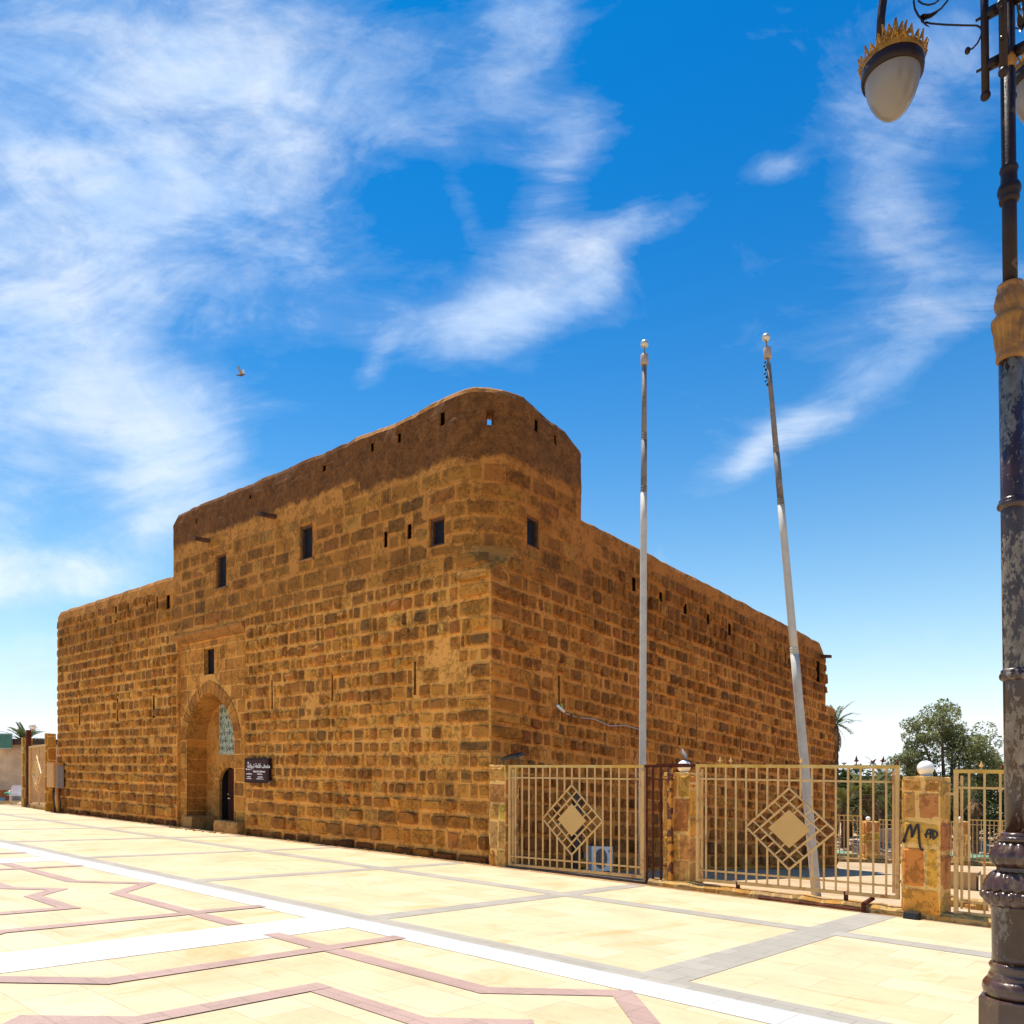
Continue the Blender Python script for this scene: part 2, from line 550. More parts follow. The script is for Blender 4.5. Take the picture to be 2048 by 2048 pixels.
def wall(s, z, off=0.):
    """point of the outer face: s along the wall (corner = 0), z course height, off = outwards"""
    r = .02 + 1.28 * sstep(6.15, 6.95, z)
    zz = z - .045 * max(0., min(s, SR))
    n1 = Vector((-E2[0], -E2[1])); n2 = Vector((-E1[0], -E1[1])); e1 = Vector(E1); e2 = Vector(E2); a = Vector(A)
    if s > SR:
        q = a + e2 * SR + e1 * (s - SR) + Vector(E2) * off
    elif s < SL + .4:
        c = a + e1 * (-SL - .4) + e2 * .4
        ph = (SL + .4 - s) / .8 * math.pi / 2
        if ph <= math.pi / 2:
            q = c + (n1 * math.cos(ph) + e1 * math.sin(ph)) * (.4 + off)
        else:
            q = c + e1 * (.4 + off) + e2 * (SL - .4 - s)
    elif abs(s) < r:
        c = a + e1 * r + e2 * r
        ph = (s + r) / (2 * r) * math.pi / 2
        q = c + (n1 * math.cos(ph) + n2 * math.sin(ph)) * (r + off)
    elif s < 0:
        q = a + e1 * (-s) + n1 * off
    else:
        q = a + e2 * s + n2 * off
    return P(q.x, q.y, zz)


def zline(s):                          # lower edge of the mud plaster on the upper works
    if s < STEP: return 7.98
    if s < -4.64: return 9.12 + .12 * nz(s * .7)
    if s < TOW: return 8.80 + .05 * max(0, s) + .08 * nz(s * .9)
    return 7.98


def ztop(s):
    n = .03 * nz(s * .8, 3.1) + .03 * nz(s * 2.7, 9.) + .015 * nz(s * 7, 2.)
    if s < STEP:
        return 8.27 + n - .45 * (1 - sstep(SL - .3, SL + .7, s))
    if s < TOW:
        z = 10.24 + n - .50 * (1 - sstep(STEP - .3, STEP + .5, s)) ** 2 + .13 * sstep(-2.6, -.6, s) * (1 - sstep(.9, 2.2, s))
        z -= .30 * sstep(TOW - .9, TOW + .15, s)
        if s > -4.64 and s < -4.3: z += .02
        return z
    z = 8.32 + n
    if s > 17.2: z += -.10 + .10 * math.sin((s - 17.2) * 2.2) - .55 * sstep(17.9, 18.9, s)
    return z


def H(f, u0, v0, u1, v1, depth=.35):
    a = f(u0, (v0 + v1) / 2); b = f(u1, (v0 + v1) / 2)
    c = f((u0 + u1) / 2, v0); d = f((u0 + u1) / 2, v1)
    return [min(a[0], b[0]), max(a[0], b[0]), d[1], c[1], depth]


WIN = [H(front, 432, 1108, 453, 1176, .3), H(front, 600, 1050, 625, 1119, .3), H(front, 859, 1034, 889, 1092, .3),
       H(side, 1052, 1033, 1080, 1095, .3)]
PANEL = [-14.05, -9.83, -.6, 6.25, .1]
LOOP = [-.10, .10, 9.50, 9.84, .5]
HOLES = WIN + [PANEL, LOOP]
for q in [(768, 1063, 775, 1095), (815, 1048, 823, 1078), (741, 880, 748, 904), (795, 860, 802, 886), (880, 823, 890, 851),
          (645, 927, 652, 943), (498, 985, 503, 999), (391, 1035, 395, 1047),
          (230, 1211, 234, 1245), (255, 1206, 258, 1234), (292, 1197, 296, 1225), (313, 1192, 316, 1218), (333, 1190, 340, 1218),
          (158, 1411, 161, 1450), (234, 1397, 237, 1443), (306, 1391, 310, 1436), (543, 1360, 546, 1419), (663, 1346, 666, 1402),
          (828, 1323, 832, 1390)]:
    HOLES.append(H(front, *q))
for q in [(1069, 836, 1076, 864), (1108, 864, 1113, 890), (1264, 1155, 1272, 1183), (1318, 1184, 1325, 1203), (1367, 1207, 1374, 1228),
          (1413, 1228, 1419, 1249), (1456, 1247, 1462, 1271), (1553, 1296, 1556, 1316), (1570, 1305, 1573, 1324),
          (1116, 1351, 1120, 1410), (1392, 1425, 1394, 1480), (1480, 1452, 1482, 1500), (1549, 1470, 1551, 1520),
          (1632, 1322, 1640, 1364)]:
    HOLES.append(H(side, *q))

MORT = (.59, .275, .062)
MUDC = (.28, .135, .048)
WASH = (.40, .168, .034)
def side_shade(s, z, f):                    # the side wall's shade put into its colour, darker and redder, eased round the rounded corner
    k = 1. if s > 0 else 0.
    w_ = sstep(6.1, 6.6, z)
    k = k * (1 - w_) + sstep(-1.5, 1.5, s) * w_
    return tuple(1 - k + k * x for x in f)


fw = MB()


def lines(a, b, step, extra):
    ex = sorted(x for x in extra if a < x < b)
    n = max(1, round((b - a) / step))
    out = [a, b] + ex
    for k in range(1, n):
        x = a + (b - a) * k / n
        if all(abs(x - e) > .05 for e in ex): out.append(x)
    out = sorted(out)
    res = [out[0]]
    for x in out[1:]:
        if x - res[-1] > .004: res.append(x)
    return res


def wall_region(s0, s1, z0, z1, top, zroof):
    hs = [h for h in HOLES if h[1] > s0 and h[0] < s1 and h[3] > z0 and h[2] < z1]
    S = lines(s0, s1, .3, [x for h in hs for x in h[:2]] + ([-.02, .02] if s0 < 0 < s1 else []))
    Z = lines(z0, z1, .3, [x for h in hs for x in h[2:4]])
    zr = z1 - .55
    ztp = lambda s: ztop(max(s0 + 1e-3, min(s, s1 - 1e-3)))
    zln = lambda s: zline(max(s0 + 1e-3, min(s, s1 - 1e-3)))

    def zz(s, z):
        if not top or z <= zr: return z
        return zr + (z - zr) * (ztp(s) - .16 - zr) / (z1 - zr)
    rows = [[(s, zz(s, z), 0.) for s in S] for z in Z]
    zc = list(Z)
    if top:
        for off, dz in ((-.03, -.06), (-.10, -.005), (-.25, .0), (-.38, -.04), (-.48, -.14)):
            rows.append([(s, ztp(s) + dz, off) for s in S]); zc.append(99)
        back = [9.84, 9.5, zroof] if zroof > 8 else [zroof]
        for z in back:
            rows.append([(s, z, -.5) for s in S]); zc.append(-z)
    idx = []
    for r, row in enumerate(rows):
        ir = []
        for s, z, off in row:
            rough = .02 * nz(s * 1.3, z * 1.3, 5) + .012 * nz(s * 4, z * 4, 1)
            if z > zln(s): rough = rough * 1.5 + .012 * nz(s * 9, z * 9, 8)
            if off < 0: rough *= 1.6
            coping = zc[r] == 99
            wf = sstep(5.7, 6.9, z)
            c = tuple(a * (1 - wf) + b * wf for a, b in zip(MORT, WASH))
            c = tuple(a * b for a, b in zip(c, side_shade(s, z, (.76, .65, .63))))
            band = z - zln(s)
            if s1 <= STEP or s0 >= TOW: band = -9.
            if coping:
                c = MUDC
                if s1 <= STEP or -4.64 < s < .4 or s0 >= TOW: band = -9.
            ir.append(fw.pt(wall(s, z, off + rough), c, band))
        idx.append(ir)
    for r in range(len(rows) - 1):
        for i in range(len(S) - 1):
            sm = (S[i] + S[i + 1]) / 2
            if r + 1 < len(Z):
                zm = (Z[r] + Z[r + 1]) / 2
                if any(h[0] < sm < h[1] and h[2] < zm < h[3] for h in hs): continue
            elif zc[r] == -9.84 and zc[r + 1] == -9.5 and LOOP[0] < sm < LOOP[1]: continue
            fw.f.append((idx[r][i], idx[r][i + 1], idx[r + 1][i + 1], idx[r + 1][i]))


wall_region(SL - 6, STEP, -.6, 8.27, True, 7.0)
wall_region(STEP, TOW, -.6, 10.22, True, 8.6)
wall_region(TOW, SU, -.6, 8.32, True, 7.0)
wall_region(SU, SR + 8, -.6, 5.95, False, 0)
# hole jambs and slit chambers, coloured dark to stand for the shade inside
for h in HOLES:
    s0, s1, z0, z1, d = h
    slit = h is not PANEL and h is not LOOP and h not in WIN
    pts = [(s0, z0), (s1, z0), (s1, z1), (s0, z1)]
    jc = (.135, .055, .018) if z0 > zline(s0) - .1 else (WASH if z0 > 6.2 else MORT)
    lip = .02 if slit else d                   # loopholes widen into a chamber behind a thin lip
    for k in range(4):
        a = pts[k]; b = pts[(k + 1) % 4]
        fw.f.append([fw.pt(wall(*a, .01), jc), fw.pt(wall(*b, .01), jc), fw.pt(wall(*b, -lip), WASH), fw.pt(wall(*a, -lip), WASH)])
    if slit:
        g = .22; D = .44
        inn = [(s0 - g, z0 - .05), (s1 + g, z0 - .05), (s1 + g, z1 + .05), (s0 - g, z1 + .05)]
        for k in range(4):
            m = (k + 1) % 4
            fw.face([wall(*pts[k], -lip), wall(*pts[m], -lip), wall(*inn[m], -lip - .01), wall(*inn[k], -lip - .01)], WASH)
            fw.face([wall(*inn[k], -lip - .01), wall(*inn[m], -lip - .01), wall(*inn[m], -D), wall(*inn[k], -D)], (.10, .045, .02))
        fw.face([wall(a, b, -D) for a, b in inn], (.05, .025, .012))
# end faces of the raised works (turned away from the plaza)
for s, za, zb in ((STEP, 7.0, 9.6), (TOW, 7.0, 9.6), (SU, 5.9, 7.5)):
    fw.face([wall(s, za, 0), wall(s, za, -.5), wall(s, zb, -.5), wall(s, zb, 0)], MUDC)
fw.face([wall(SU, 5.95, 0), wall(SR, 5.95, 0), wall(SR, 5.95, -.8), wall(SU, 5.95, -.8)], MUDC)

# ---- individual rock-faced blocks
PAL = [((.43, .180, .028), 5), ((.36, .142, .025), 4.2), ((.27, .106, .022), 3.4), ((.20, .088, .023), 2.2), ((.135, .076, .027), .8),
       ((.52, .235, .038), 2.4), ((.34, .118, .028), 1.3), ((.58, .30, .065), 1.0)]
PW = [w for _, w in PAL]


def clip(s0, s1, z0, z1):
    for h in HOLES:
        if h[0] >= s1 or h[1] <= s0 or h[2] >= z1 or h[3] <= z0: continue
        g = .05 if h[1] - h[0] < .3 else .02
        opts = [(s0, h[0] - g, z0, z1), (h[1] + g, s1, z0, z1), (s0, s1, z0, h[2] - g), (s0, s1, h[3] + g, z1)]
        opts = [o for o in opts if o[1] - o[0] > .07 and o[3] - o[2] > .09]
        if not opts: return None
        s0, s1, z0, z1 = max(opts, key=lambda o: (o[1] - o[0]) * (o[3] - o[2]))
    return s0, s1, z0, z1


def block(m, pos, s0, s1, z0, z1, h, c, rough, mort=None):
    w, t = s1 - s0, z1 - z0
    e = min(.010, w * .08, t * .08)
    g = [min(random.uniform(.012, .06), w * .2) for _ in range(2)] + [min(random.uniform(.012, .06), t * .2) for _ in range(2)]
    st = min(.022, w * .08, t * .08)
    us = [0, e, g[0], g[0] + st, w * random.uniform(.4, .6), w - g[1] - st, w - g[1], w - e, w]
    vs = [0, e, g[2], g[2] + st, t * random.uniform(.4, .6), t - g[3] - st, t - g[3], t - e, t]
    sk = [random.uniform(-.012, .012) for _ in range(4)]
    sd = random.uniform(0, 99)
    skx, sky_ = random.uniform(-.5, .7), random.uniform(-.5, .5)
    rnd = random.uniform(.12, .42) if mort else .03
    q = random.random()
    sm_ = (1., .9 if q < .7 else .3, .55 * q)
    ids = []
    for j, v in enumerate(vs):
        row = []
        for i, u in enumerate(us):
            ei = min(i, 8 - i); ej = min(j, 8 - j); r = min(ei, ej)
            if r == 0: off = -.012
            elif r == 1: off = .005
            elif r == 2: off = .007 + .06 * h
            else: off = h * max(.25, 1 + skx * (.5 - u / w) + sky_ * (v / t - .5)) * (1.12 if r == 4 else 1)
            if r >= 3: off += rough * nz(u * 9 + sd, v * 9, sd)
            uu = u + (rough * .9 * nz(u * 5, v * 5 + sd, 2) if r >= 2 else 0)
            vv = v + (rough * .9 * nz(u * 5 + 7, v * 5, sd) if r >= 2 else 0)
            fu, fv = u / w, v / t
            uu += (sk[0] * (1 - fv) + sk[1] * fv) * (1 if 0 < i < 8 else .6)
            vv += (sk[2] * (1 - fu) + sk[3] * fu)
            if r >= 2:                          # rounded shoulders
                a = (uu - w / 2) / (w / 2); b = (vv - t / 2) / (t / 2)
                uu = w / 2 + a * math.sqrt(max(.2, 1 - rnd * b * b)) * w / 2
                vv = t / 2 + b * math.sqrt(max(.2, 1 - rnd * a * a)) * t / 2
            cc = c
            if mort and r <= 2: cc = tuple(x * (1 - sm_[r]) + y * sm_[r] for x, y in zip(c, mort))
            row.append(m.pt(pos(s0 + uu, z0 + vv, off), cc, -9.))
        ids.append(row)
    for j in range(8):
        for i in range(8):
            m.f.append((ids[j][i], ids[j][i + 1], ids[j + 1][i + 1], ids[j + 1][i]))


def tone(k=1., contrast=1.):
    c = random.choices([p for p, _ in PAL], PW)[0]
    j = random.uniform(.80, 1.16)
    avg = (.37, .150, .027)
    return tuple((a * contrast + b * (1 - contrast)) * j * k for a, b in zip(c, avg))


z = -.55
courses = []
while z < 9.3:
    h = random.uniform(.36, .46) if z < 1.0 else random.uniform(.30, .385)
    if z > 6.5: h = random.uniform(.34, .46)
    courses.append((z, z + h)); z += h
for z0, z1 in courses:
    zm = (z0 + z1) / 2
    over = random.uniform(.12, .5) if zm > 6.75 else 0.      # stones turn round the rounded corner
    for sgn in (-1, 1):
        s = over * sgn
        end = -SL + .9 if sgn < 0 else (SR if z1 < 5.95 else SU)
        while s < end:
            big = zm > 6.5 and ((sgn < 0 and s < 15) or (sgn > 0 and s < 3.2))
            if big: w = random.uniform(.4, 1.05)
            elif zm < 1.2: w = random.uniform(.34, .8)
            else: w = random.choice([random.uniform(.17, .28), random.uniform(.22, .36), random.uniform(.3, .46), random.uniform(.36, .6), random.uniform(.28, .45)])
            if abs(s) < .01 and not over: w = random.choice([.35, .55, .95])
            w = min(w, end - s)
            a, b = (s, s + w) if sgn > 0 else (-s - w, -s)
            s += w
            if w < .1: continue
            mid = (a + b) / 2
            if a < STEP < b or a < TOW < b:
                if zm > 7.2: continue
            lim = zline(mid) - (0.06 if STEP < mid < TOW else -.02)
            if z1 > lim: continue
            smear = nz(mid * .55, zm * .55, 21)
            if smear > .60 and zm > .6: continue              # joints pointed right over the stone
            jt = random.uniform(.020, .044)
            q = clip(a + jt * .5, b - jt * .5, z0 + jt * .5, z1 - jt * .5)
            if not q or q[1] - q[0] < .07 or q[3] - q[2] < .07: continue
            fade = 1 - .85 * sstep(5.9, 6.9, zm) if STEP < mid < TOW + .8 else 1 - .4 * sstep(7.0, 7.9, zm)
            h = random.choice([random.uniform(.015, .05), random.uniform(.04, .115)]) * fade * (.3 if mid < SL + .6 else 1) + .004
            if zm < 1.6: h *= 1.25
            if smear > .36: h *= .35
            ct = .75 if zm < 6.0 else .5
            k = .92 - .24 * sstep(4.6, 6.8, zm)  # darker upward: brown wash, plus the weaker bounce light up there painted in
            c = tone(k, ct)
            c = tuple(x * y for x, y in zip(c, side_shade(mid, zm, (.82, .73, .74))))
            if mid < -14.5: c = tuple(x * y for x, y in zip(c, (.97, .96, .92)))
            if zm < .25 + .3 * nz(mid * .8, 4.) + .045 * max(0, mid) * 0 and mid < 0:
                c = tuple(x * y for x, y in zip(c, (.55, .45, .42)))        # splash-back dirt at the foot
            mc = tuple(a * (1 - sstep(5.7, 6.9, zm)) + b * sstep(5.7, 6.9, zm) for a, b in zip(MORT, WASH))
            mc = tuple(x * y for x, y in zip(mc, side_shade(mid, zm, (.76, .65, .63))))
            block(fw, wall, *q, h, c, .008 + .28 * h * fade, mc)
# the wide lower blocks wash out where plaster still clings near the step
fw_obj = fw.build('wall', M['stone'], fort, attr=True)

# roof and the hidden inner sides
mb = MB()
ring = [(2.2, 2.2), (23.5, 2.2), (23.5, 18.0), (2.2, 17.6)]
mb.hexa([G(p, b, -.5) for p, b in ring], [G(p, b, 6.3 - .03 * b) for p, b in ring])
ring = [(.45, .45), (24.4, .45), (24.4, 19.0), (.45, 18.3)]
mb.hexa([G(p, b, 6.36 - .03 * b) for p, b in ring], [G(p, b, 7.0 - .03 * b) for p, b in ring])
up = [(.47, .47), (14.2, .47), (14.2, 3.1), (.47, 3.1)]
mb.hexa([G(p, b, 7.02) for p, b in up], [G(p, b, 8.6) for p, b in up])
mb.build('roof', M['wallr'], fort)

# ---- portal bay
pm = MB()
PS0, PS1, SPR, APEX = -13.63, -10.66, 2.85, 4.27
PC = (PS0 + PS1) / 2; HWD = (PS1 - PS0) / 2
PZ = -.1


def arch(s, grow=0.):
    x = min(1., abs(s - PC) / (HWD + grow))
    return SPR + (APEX - SPR + grow) * (.80 * math.sqrt(max(0, 1 - x * x)) + .20 * (1 - x))


PWIN = [-12.50, -11.84, 4.84, 5.66]
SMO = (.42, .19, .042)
xs = sorted(set([PANEL[0], PS0, PS1, PANEL[1], PWIN[0], PWIN[1]] +
                [PANEL[0] + (PANEL[1] - PANEL[0]) * k / 28 for k in range(29)] +
                [PS0 + (PS1 - PS0) * (1 - math.cos(math.pi * k / 24)) / 2 for k in range(25)]))
for a, b in zip(xs, xs[1:]):
    if b - a < 1e-4: continue
    m = (a + b) / 2
    inside = PS0 < m < PS1
    la = arch(a) if inside else -.3
    lb = arch(b) if inside else -.3
    segs = [(la, lb, 6.25, 6.25)]
    if PWIN[0] < m < PWIN[1]:
        segs = [(la, lb, PWIN[2], PWIN[2]), (PWIN[3], PWIN[3], 6.25, 6.25)]
    for q in segs:
        pm.face([wall(a, q[0], PZ), wall(b, q[1], PZ), wall(b, q[3], PZ), wall(a, q[2], PZ)], MORT)
    if inside:
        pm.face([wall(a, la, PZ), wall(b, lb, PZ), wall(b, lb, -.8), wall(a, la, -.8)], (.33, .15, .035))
for s in (PS0, PS1):                      # jamb courses
    z = -.3; k = 0
    while z < SPR:
        h = min(.42, SPR - z)
        c = tone(1, .8)
        pm.face([wall(s, z, PZ), wall(s, z, -.8), wall(s, z + h - .02, -.8), wall(s, z + h - .02, PZ)], c)
        pm.face([wall(s, z + h - .02, PZ), wall(s, z + h - .02, -.8), wall(s, z + h, -.8), wall(s, z + h, PZ)], MORT)
        z += h
for s0, s1, z0, z1 in (PWIN,):
    p4 = [(s0, z0), (s1, z0), (s1, z1), (s0, z1)]
    for k in range(4):
        a, b = p4[k], p4[(k + 1) % 4]
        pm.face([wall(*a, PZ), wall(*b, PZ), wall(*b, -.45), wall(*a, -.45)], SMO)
# smooth ashlar of the bay
pp = lambda s, z, o: wall(s, z, PZ + o)
z = -.2
while z < 5.86:
    h = random.uniform(.36, .46)
    h = min(h, 5.9 - z)
    s = PANEL[0] + .02
    while s < PANEL[1] - .05:
        w = min(random.uniform(.32, .68), PANEL[1] - .02 - s)
        a, b, c0, c1 = s + .012, s + w - .012, z + .012, z + h - .012
        s += w
        if b - a < .08: continue
        bad = False
        for (ax, bx) in ((PWIN[0] - .02, PWIN[1] + .02),):
            if a < bx and b > ax and c0 < PWIN[3] + .02 and c1 > PWIN[2] - .02:
                if a < ax - .1: b = ax
                elif b > bx + .1: a = bx
                else: bad = True
        gz = .40
        if c0 < SPR:
            if a < PS0 < b and PS0 - a > .1: b = PS0 - .02
            elif a < PS1 < b and b - PS1 > .1: a = PS1 + .02
            elif PS0 < (a + b) / 2 < PS1: bad = True
            elif PS0 < a < PS1 or PS0 < b < PS1: bad = True
        else:
            edge = HWD + gz
            lowz = lambda q: arch(q, gz) if abs(q - PC) < edge else -9
            if max(lowz(a), lowz(b)) > c0 + .02:
                # trim sideways to the outside of the ring
                if (a + b) / 2 < PC:
                    while b - a > .09 and lowz(b) > c0 + .05: b -= .03
                    bad = b - a < .1
                else:
                    while b - a > .09 and lowz(a) > c0 + .05: a += .03
                    bad = b - a < .1
        if not bad: block(pm, pp, a, b, c0, c1, .006, tone(1.08, .45), .004)
    z += h
# voussoirs
N = 21
for k in range(N):
    f0, f1 = (k + .06) / N, (k + .94) / N
    th = [math.pi * (1 - f) for f in (f0, (f0 + f1) / 2, f1)]
    c = tone(.98, .6)
    q = []
    for g, o in ((0., .0), (.0, .022), (.38, .022), (.38, .0)):
        q.append([pp(PC + (HWD + g) * math.cos(t), arch(PC + (HWD + g) * math.cos(t) * .9999, g), o) for t in th])
    for r in range(3):
        for i in range(2):
            pm.face([q[r][i], q[r][i + 1], q[r + 1][i + 1], q[r + 1][i]], c)
    for i in (0, 2):
        pm.face([q[0][i], q[1][i], q[2][i], q[3][i]], c)
# back wall of the niche, with the door opening
DH, DSP, DAP = .64, 1.45, 1.97


def darch(s, g=0.):
    x = min(1., abs(s - PC) / (DH + g))
    return DSP + (DAP - DSP + g) * math.sqrt(max(0, 1 - x * x))


xs = sorted(set([PS0 + (PS1 - PS0) * k / 24 for k in range(25)] + [PC - DH * math.cos(math.pi * k / 16) for k in range(17)]))
for a, b in zip(xs, xs[1:]):
    if b - a < 1e-4: continue
    m = (a + b) / 2
    ins = abs(m - PC) < DH
    la, lb = (darch(a), darch(b)) if ins else (-.3, -.3)
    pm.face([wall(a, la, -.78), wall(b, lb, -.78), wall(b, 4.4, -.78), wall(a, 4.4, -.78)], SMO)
    if ins:
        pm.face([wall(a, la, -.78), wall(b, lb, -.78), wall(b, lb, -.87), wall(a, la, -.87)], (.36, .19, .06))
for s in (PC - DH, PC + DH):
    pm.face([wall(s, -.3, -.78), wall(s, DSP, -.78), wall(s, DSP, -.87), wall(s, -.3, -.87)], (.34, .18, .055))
pb_ = lambda s, z, o: wall(s, z, -.78 + o)
z = -.2
while z < 4.2:
    h = random.uniform(.38, .5)
    s = PS0 + .01
    while s < PS1 - .05:
        w = min(random.uniform(.4, .8), PS1 - s)
        a, b = s + .008, s + w - .008
        s += w
        if b - a < .12: continue
        if z < DAP + .25:
            if abs(a - PC) < DH + .22 or abs(b - PC) < DH + .22: continue
        if z > SPR and max(abs(a - PC), abs(b - PC)) > HWD * .9: continue
        block(pm, pb_, a, b, z + .008, z + h - .008, .004, tone(1.1, .4), .003)
    z += h
for k in range(11):                       # ring round the door
    f0, f1 = (k + .04) / 11, (k + .96) / 11
    th = [math.pi * (1 - f) for f in (f0, (f0 + f1) / 2, f1)]
    q = []
    for g in (0., .24):
        q.append([pb_(PC + (DH + g) * math.cos(t), DSP + (DAP - DSP + g) * math.sin(t), .015) for t in th])
    for i in range(2):
        pm.face([q[0][i], q[0][i + 1], q[1][i + 1], q[1][i]], tone(1.15, .4))
pm.build('portal', M['stone'], fort, attr=True)
# cornice over the bay, butted into the recess
mb = MB()
prof = [(-.09, 5.92), (.03, 5.96), (.03, 6.02), (.10, 6.07), (.13, 6.14), (.13, 6.20), (.0, 6.245), (-.09, 6.245)]
rows = []
for s in [PANEL[0] + .01 + (PANEL[1] - PANEL[0] - .02) * k / 30 for k in range(31)]:
    rows.append([wall(s, z + .012 * nz(s * 2, z), o + .012 * nz(s * 3, z * 5)) for o, z in prof])
mb.grid(rows, (.30, .13, .030), close=True)
mb.f.append(list(range(8))); mb.f.append(list(range(len(mb.v) - 8, len(mb.v))))
mb.build('cornice', M['stone'], fort, attr=True)
# benches beside the door
for (s0, s1, o0, o1, hh) in ((-13.62, -12.95, -.75, .06, .38), (-11.25, -9.9, -.09, .22, .36)):
    mb = MB()
    rows = []
    nx = 12
    for z, g in ((-.2, 0), (hh * .5, 0.015), (hh - .03, .0), (hh, -.03)):
        ring = []
        for k in range(4):
            cs = [(s0 - g, o1 + g), (s1 + g, o1 + g), (s1 + g, o0), (s0 - g, o0)]
            a, b = cs[k], cs[(k + 1) % 4]
            for i in range(6):
                f = i / 6
                s_, o_ = a[0] + (b[0] - a[0]) * f, a[1] + (b[1] - a[1]) * f
                ring.append(wall(s_ + .02 * nz(s_ * 4, z * 6), z, o_ + .02 * nz(s_ * 4, z * 5, 3)))
        rows.append(ring)
    mb.grid(rows, (.34, .18, .055), close=True)
    mb.f.append(list(range(len(mb.v) - 24, len(mb.v))))
    mb.build('bench', M['stone'], fort, attr=True)
# door leaf, ajar, with the dark passage behind
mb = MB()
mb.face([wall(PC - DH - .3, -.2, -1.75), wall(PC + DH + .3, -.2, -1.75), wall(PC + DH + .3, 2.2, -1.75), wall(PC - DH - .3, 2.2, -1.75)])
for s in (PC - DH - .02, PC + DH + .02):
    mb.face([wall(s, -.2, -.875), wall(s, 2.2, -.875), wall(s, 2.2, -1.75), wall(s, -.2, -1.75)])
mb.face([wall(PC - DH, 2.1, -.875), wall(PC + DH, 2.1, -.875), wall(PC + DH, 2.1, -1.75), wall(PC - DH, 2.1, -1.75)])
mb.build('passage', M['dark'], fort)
mb = MB()
dl = [PC - .28 + (DH + .28) * k / 12 for k in range(13)]
for a, b in zip(dl, dl[1:]):
    ta, tb = darch(a) - .02, darch(min(b, PC + DH)) - .02
    mb.hexa([wall(a, 0.0, -.885), wall(b, 0.0, -.885), wall(b, tb, -.885), wall(a, ta, -.885)],
            [wall(a, 0.0, -.93), wall(b, 0.0, -.93), wall(b, tb, -.93), wall(a, ta, -.93)])
for z0, z1 in ((.2, .85), (1.0, 1.55)):
    for s0, s1 in ((PC - .2, PC + .12), (PC + .2, PC + .52)):
        mb.hexa([wall(s0, z0, -.885), wall(s1, z0, -.885), wall(s1, z1, -.885), wall(s0, z1, -.885)],
                [wall(s0 + .04, z0 + .04, -.868), wall(s1 - .04, z0 + .04, -.868), wall(s1 - .04, z1 - .04, -.868), wall(s0 + .04, z1 - .04, -.868)])
door = mb.build('door', M['doorwood'], fort)
mb = MB()
mb.bar(wall(PC - .2, .98, -.84), wall(PC - .06, .98, -.84), .03)
mb.bar(wall(PC - .2, .98, -.87), wall(PC - .2, .98, -.84), .03)
mb.build('handle', M['ballm'], door)
mb = MB(); mb.ball(wall(PC - .2, 1.12, -.85), .03, 8); mb.build('knob', M['ballm'], door)
mb = MB()
s0, s1, z0, z1 = -12.74, -11.70, 2.38, 3.98
mb.hexa([wall(s0, z0, -.775), wall(s1, z0, -.775), wall(s1, z1, -.775), wall(s0, z1, -.775)],
        [wall(s0, z0, -.745), wall(s1, z0, -.745), wall(s1, z1, -.745), wall(s0, z1, -.745)])
insc = mb.build('inscription_panel', M['tile'], fort)
mb = MB()                                  # flowing script in six lines
rr = random.Random(4)
for row in range(6):
    zb = z0 + .12 + row * .25
    s = s1 - .06
    while s > s0 + .16:
        w = rr.uniform(.08, .2)
        pts = [wall(s - w * t, zb + .05 + .06 * math.sin(t * math.pi * rr.choice([1, 2]) + rr.uniform(-.4, .4)), -.740) for t in [k / 6 for k in range(7)]]
        mb.tube(pts, .006, 4)
        if rr.random() < .6: mb.bar(wall(s - w, zb, -.741), wall(s - w, zb + rr.uniform(.1, .2), -.741), .018)
        if rr.random() < .5: mb.ball(wall(s - w * .5, zb + rr.choice([-.02, .17]), -.742), .014, 6)
        s -= w + .03
mb.build('script', mottled('dark glaze', (.13, .15, .11), .4, .2, 8), insc)


def window(h, wd=.055, fo=-.10, po=-.15, framemat='wood'):
    s0, s1, z0, z1 = h[:4]
    mb = MB()
    outer = [(s0 - .01, z0 - .01), (s1 + .01, z0 - .01), (s1 + .01, z1 + .01), (s0 - .01, z1 + .01)]
    inner = [(s0 + wd, z0 + wd), (s1 - wd, z0 + wd), (s1 - wd, z1 - wd), (s0 + wd, z1 - wd)]
    for k in range(4):
        m = (k + 1) % 4
        q = [outer[k], outer[m], inner[m], inner[k]]
        mb.hexa([wall(*a, fo) for a in q], [wall(*a, po - .03) for a in q])
    w = mb.build('window', M[framemat], fort)
    mb = MB()
    mb.face([wall(*a, po) for a in inner])
    sm = (s0 + s1) / 2
    mb.build('pane', M['glass'], w)
    return w


for k, h in enumerate(WIN):
    window(h, .06, -.05, -.13)
window(PWIN, .03, -.25, -.27, 'doorwood')
# sills under the upper windows
for h in WIN[:2]:
    mb = MB()
    mb.hexa([wall(a, b, -.05) for a, b in ((h[0] - .08, h[2] - .07), (h[1] + .08, h[2] - .07), (h[1] + .08, h[2] - .005), (h[0] - .08, h[2] - .005))],
            [wall(a, b, .06) for a, b in ((h[0] - .08, h[2] - .06), (h[1] + .08, h[2] - .06), (h[1] + .08, h[2] - .015), (h[0] - .08, h[2] - .015))], MUDC)
    mb.build('sill', M['stone'], fort, attr=True)
# wooden spouts
for f, u, v, ln in ((front, 551, 1033, .5), (front, 419, 1081, .5), (side, 1640, 1312, .42)):
    s, z = f(u, v)
    mb = MB()
    mb.hexa([wall(s + a, z + b, -.2) for a, b in ((-.07, -.06), (.07, -.06), (.07, .06), (-.07, .06))],
            [wall(s + a, z + b - .04, ln) for a, b in ((-.06, -.06), (.06, -.06), (.06, .04), (-.06, .04))])
    mb.build('spout', M['wood'], fort)

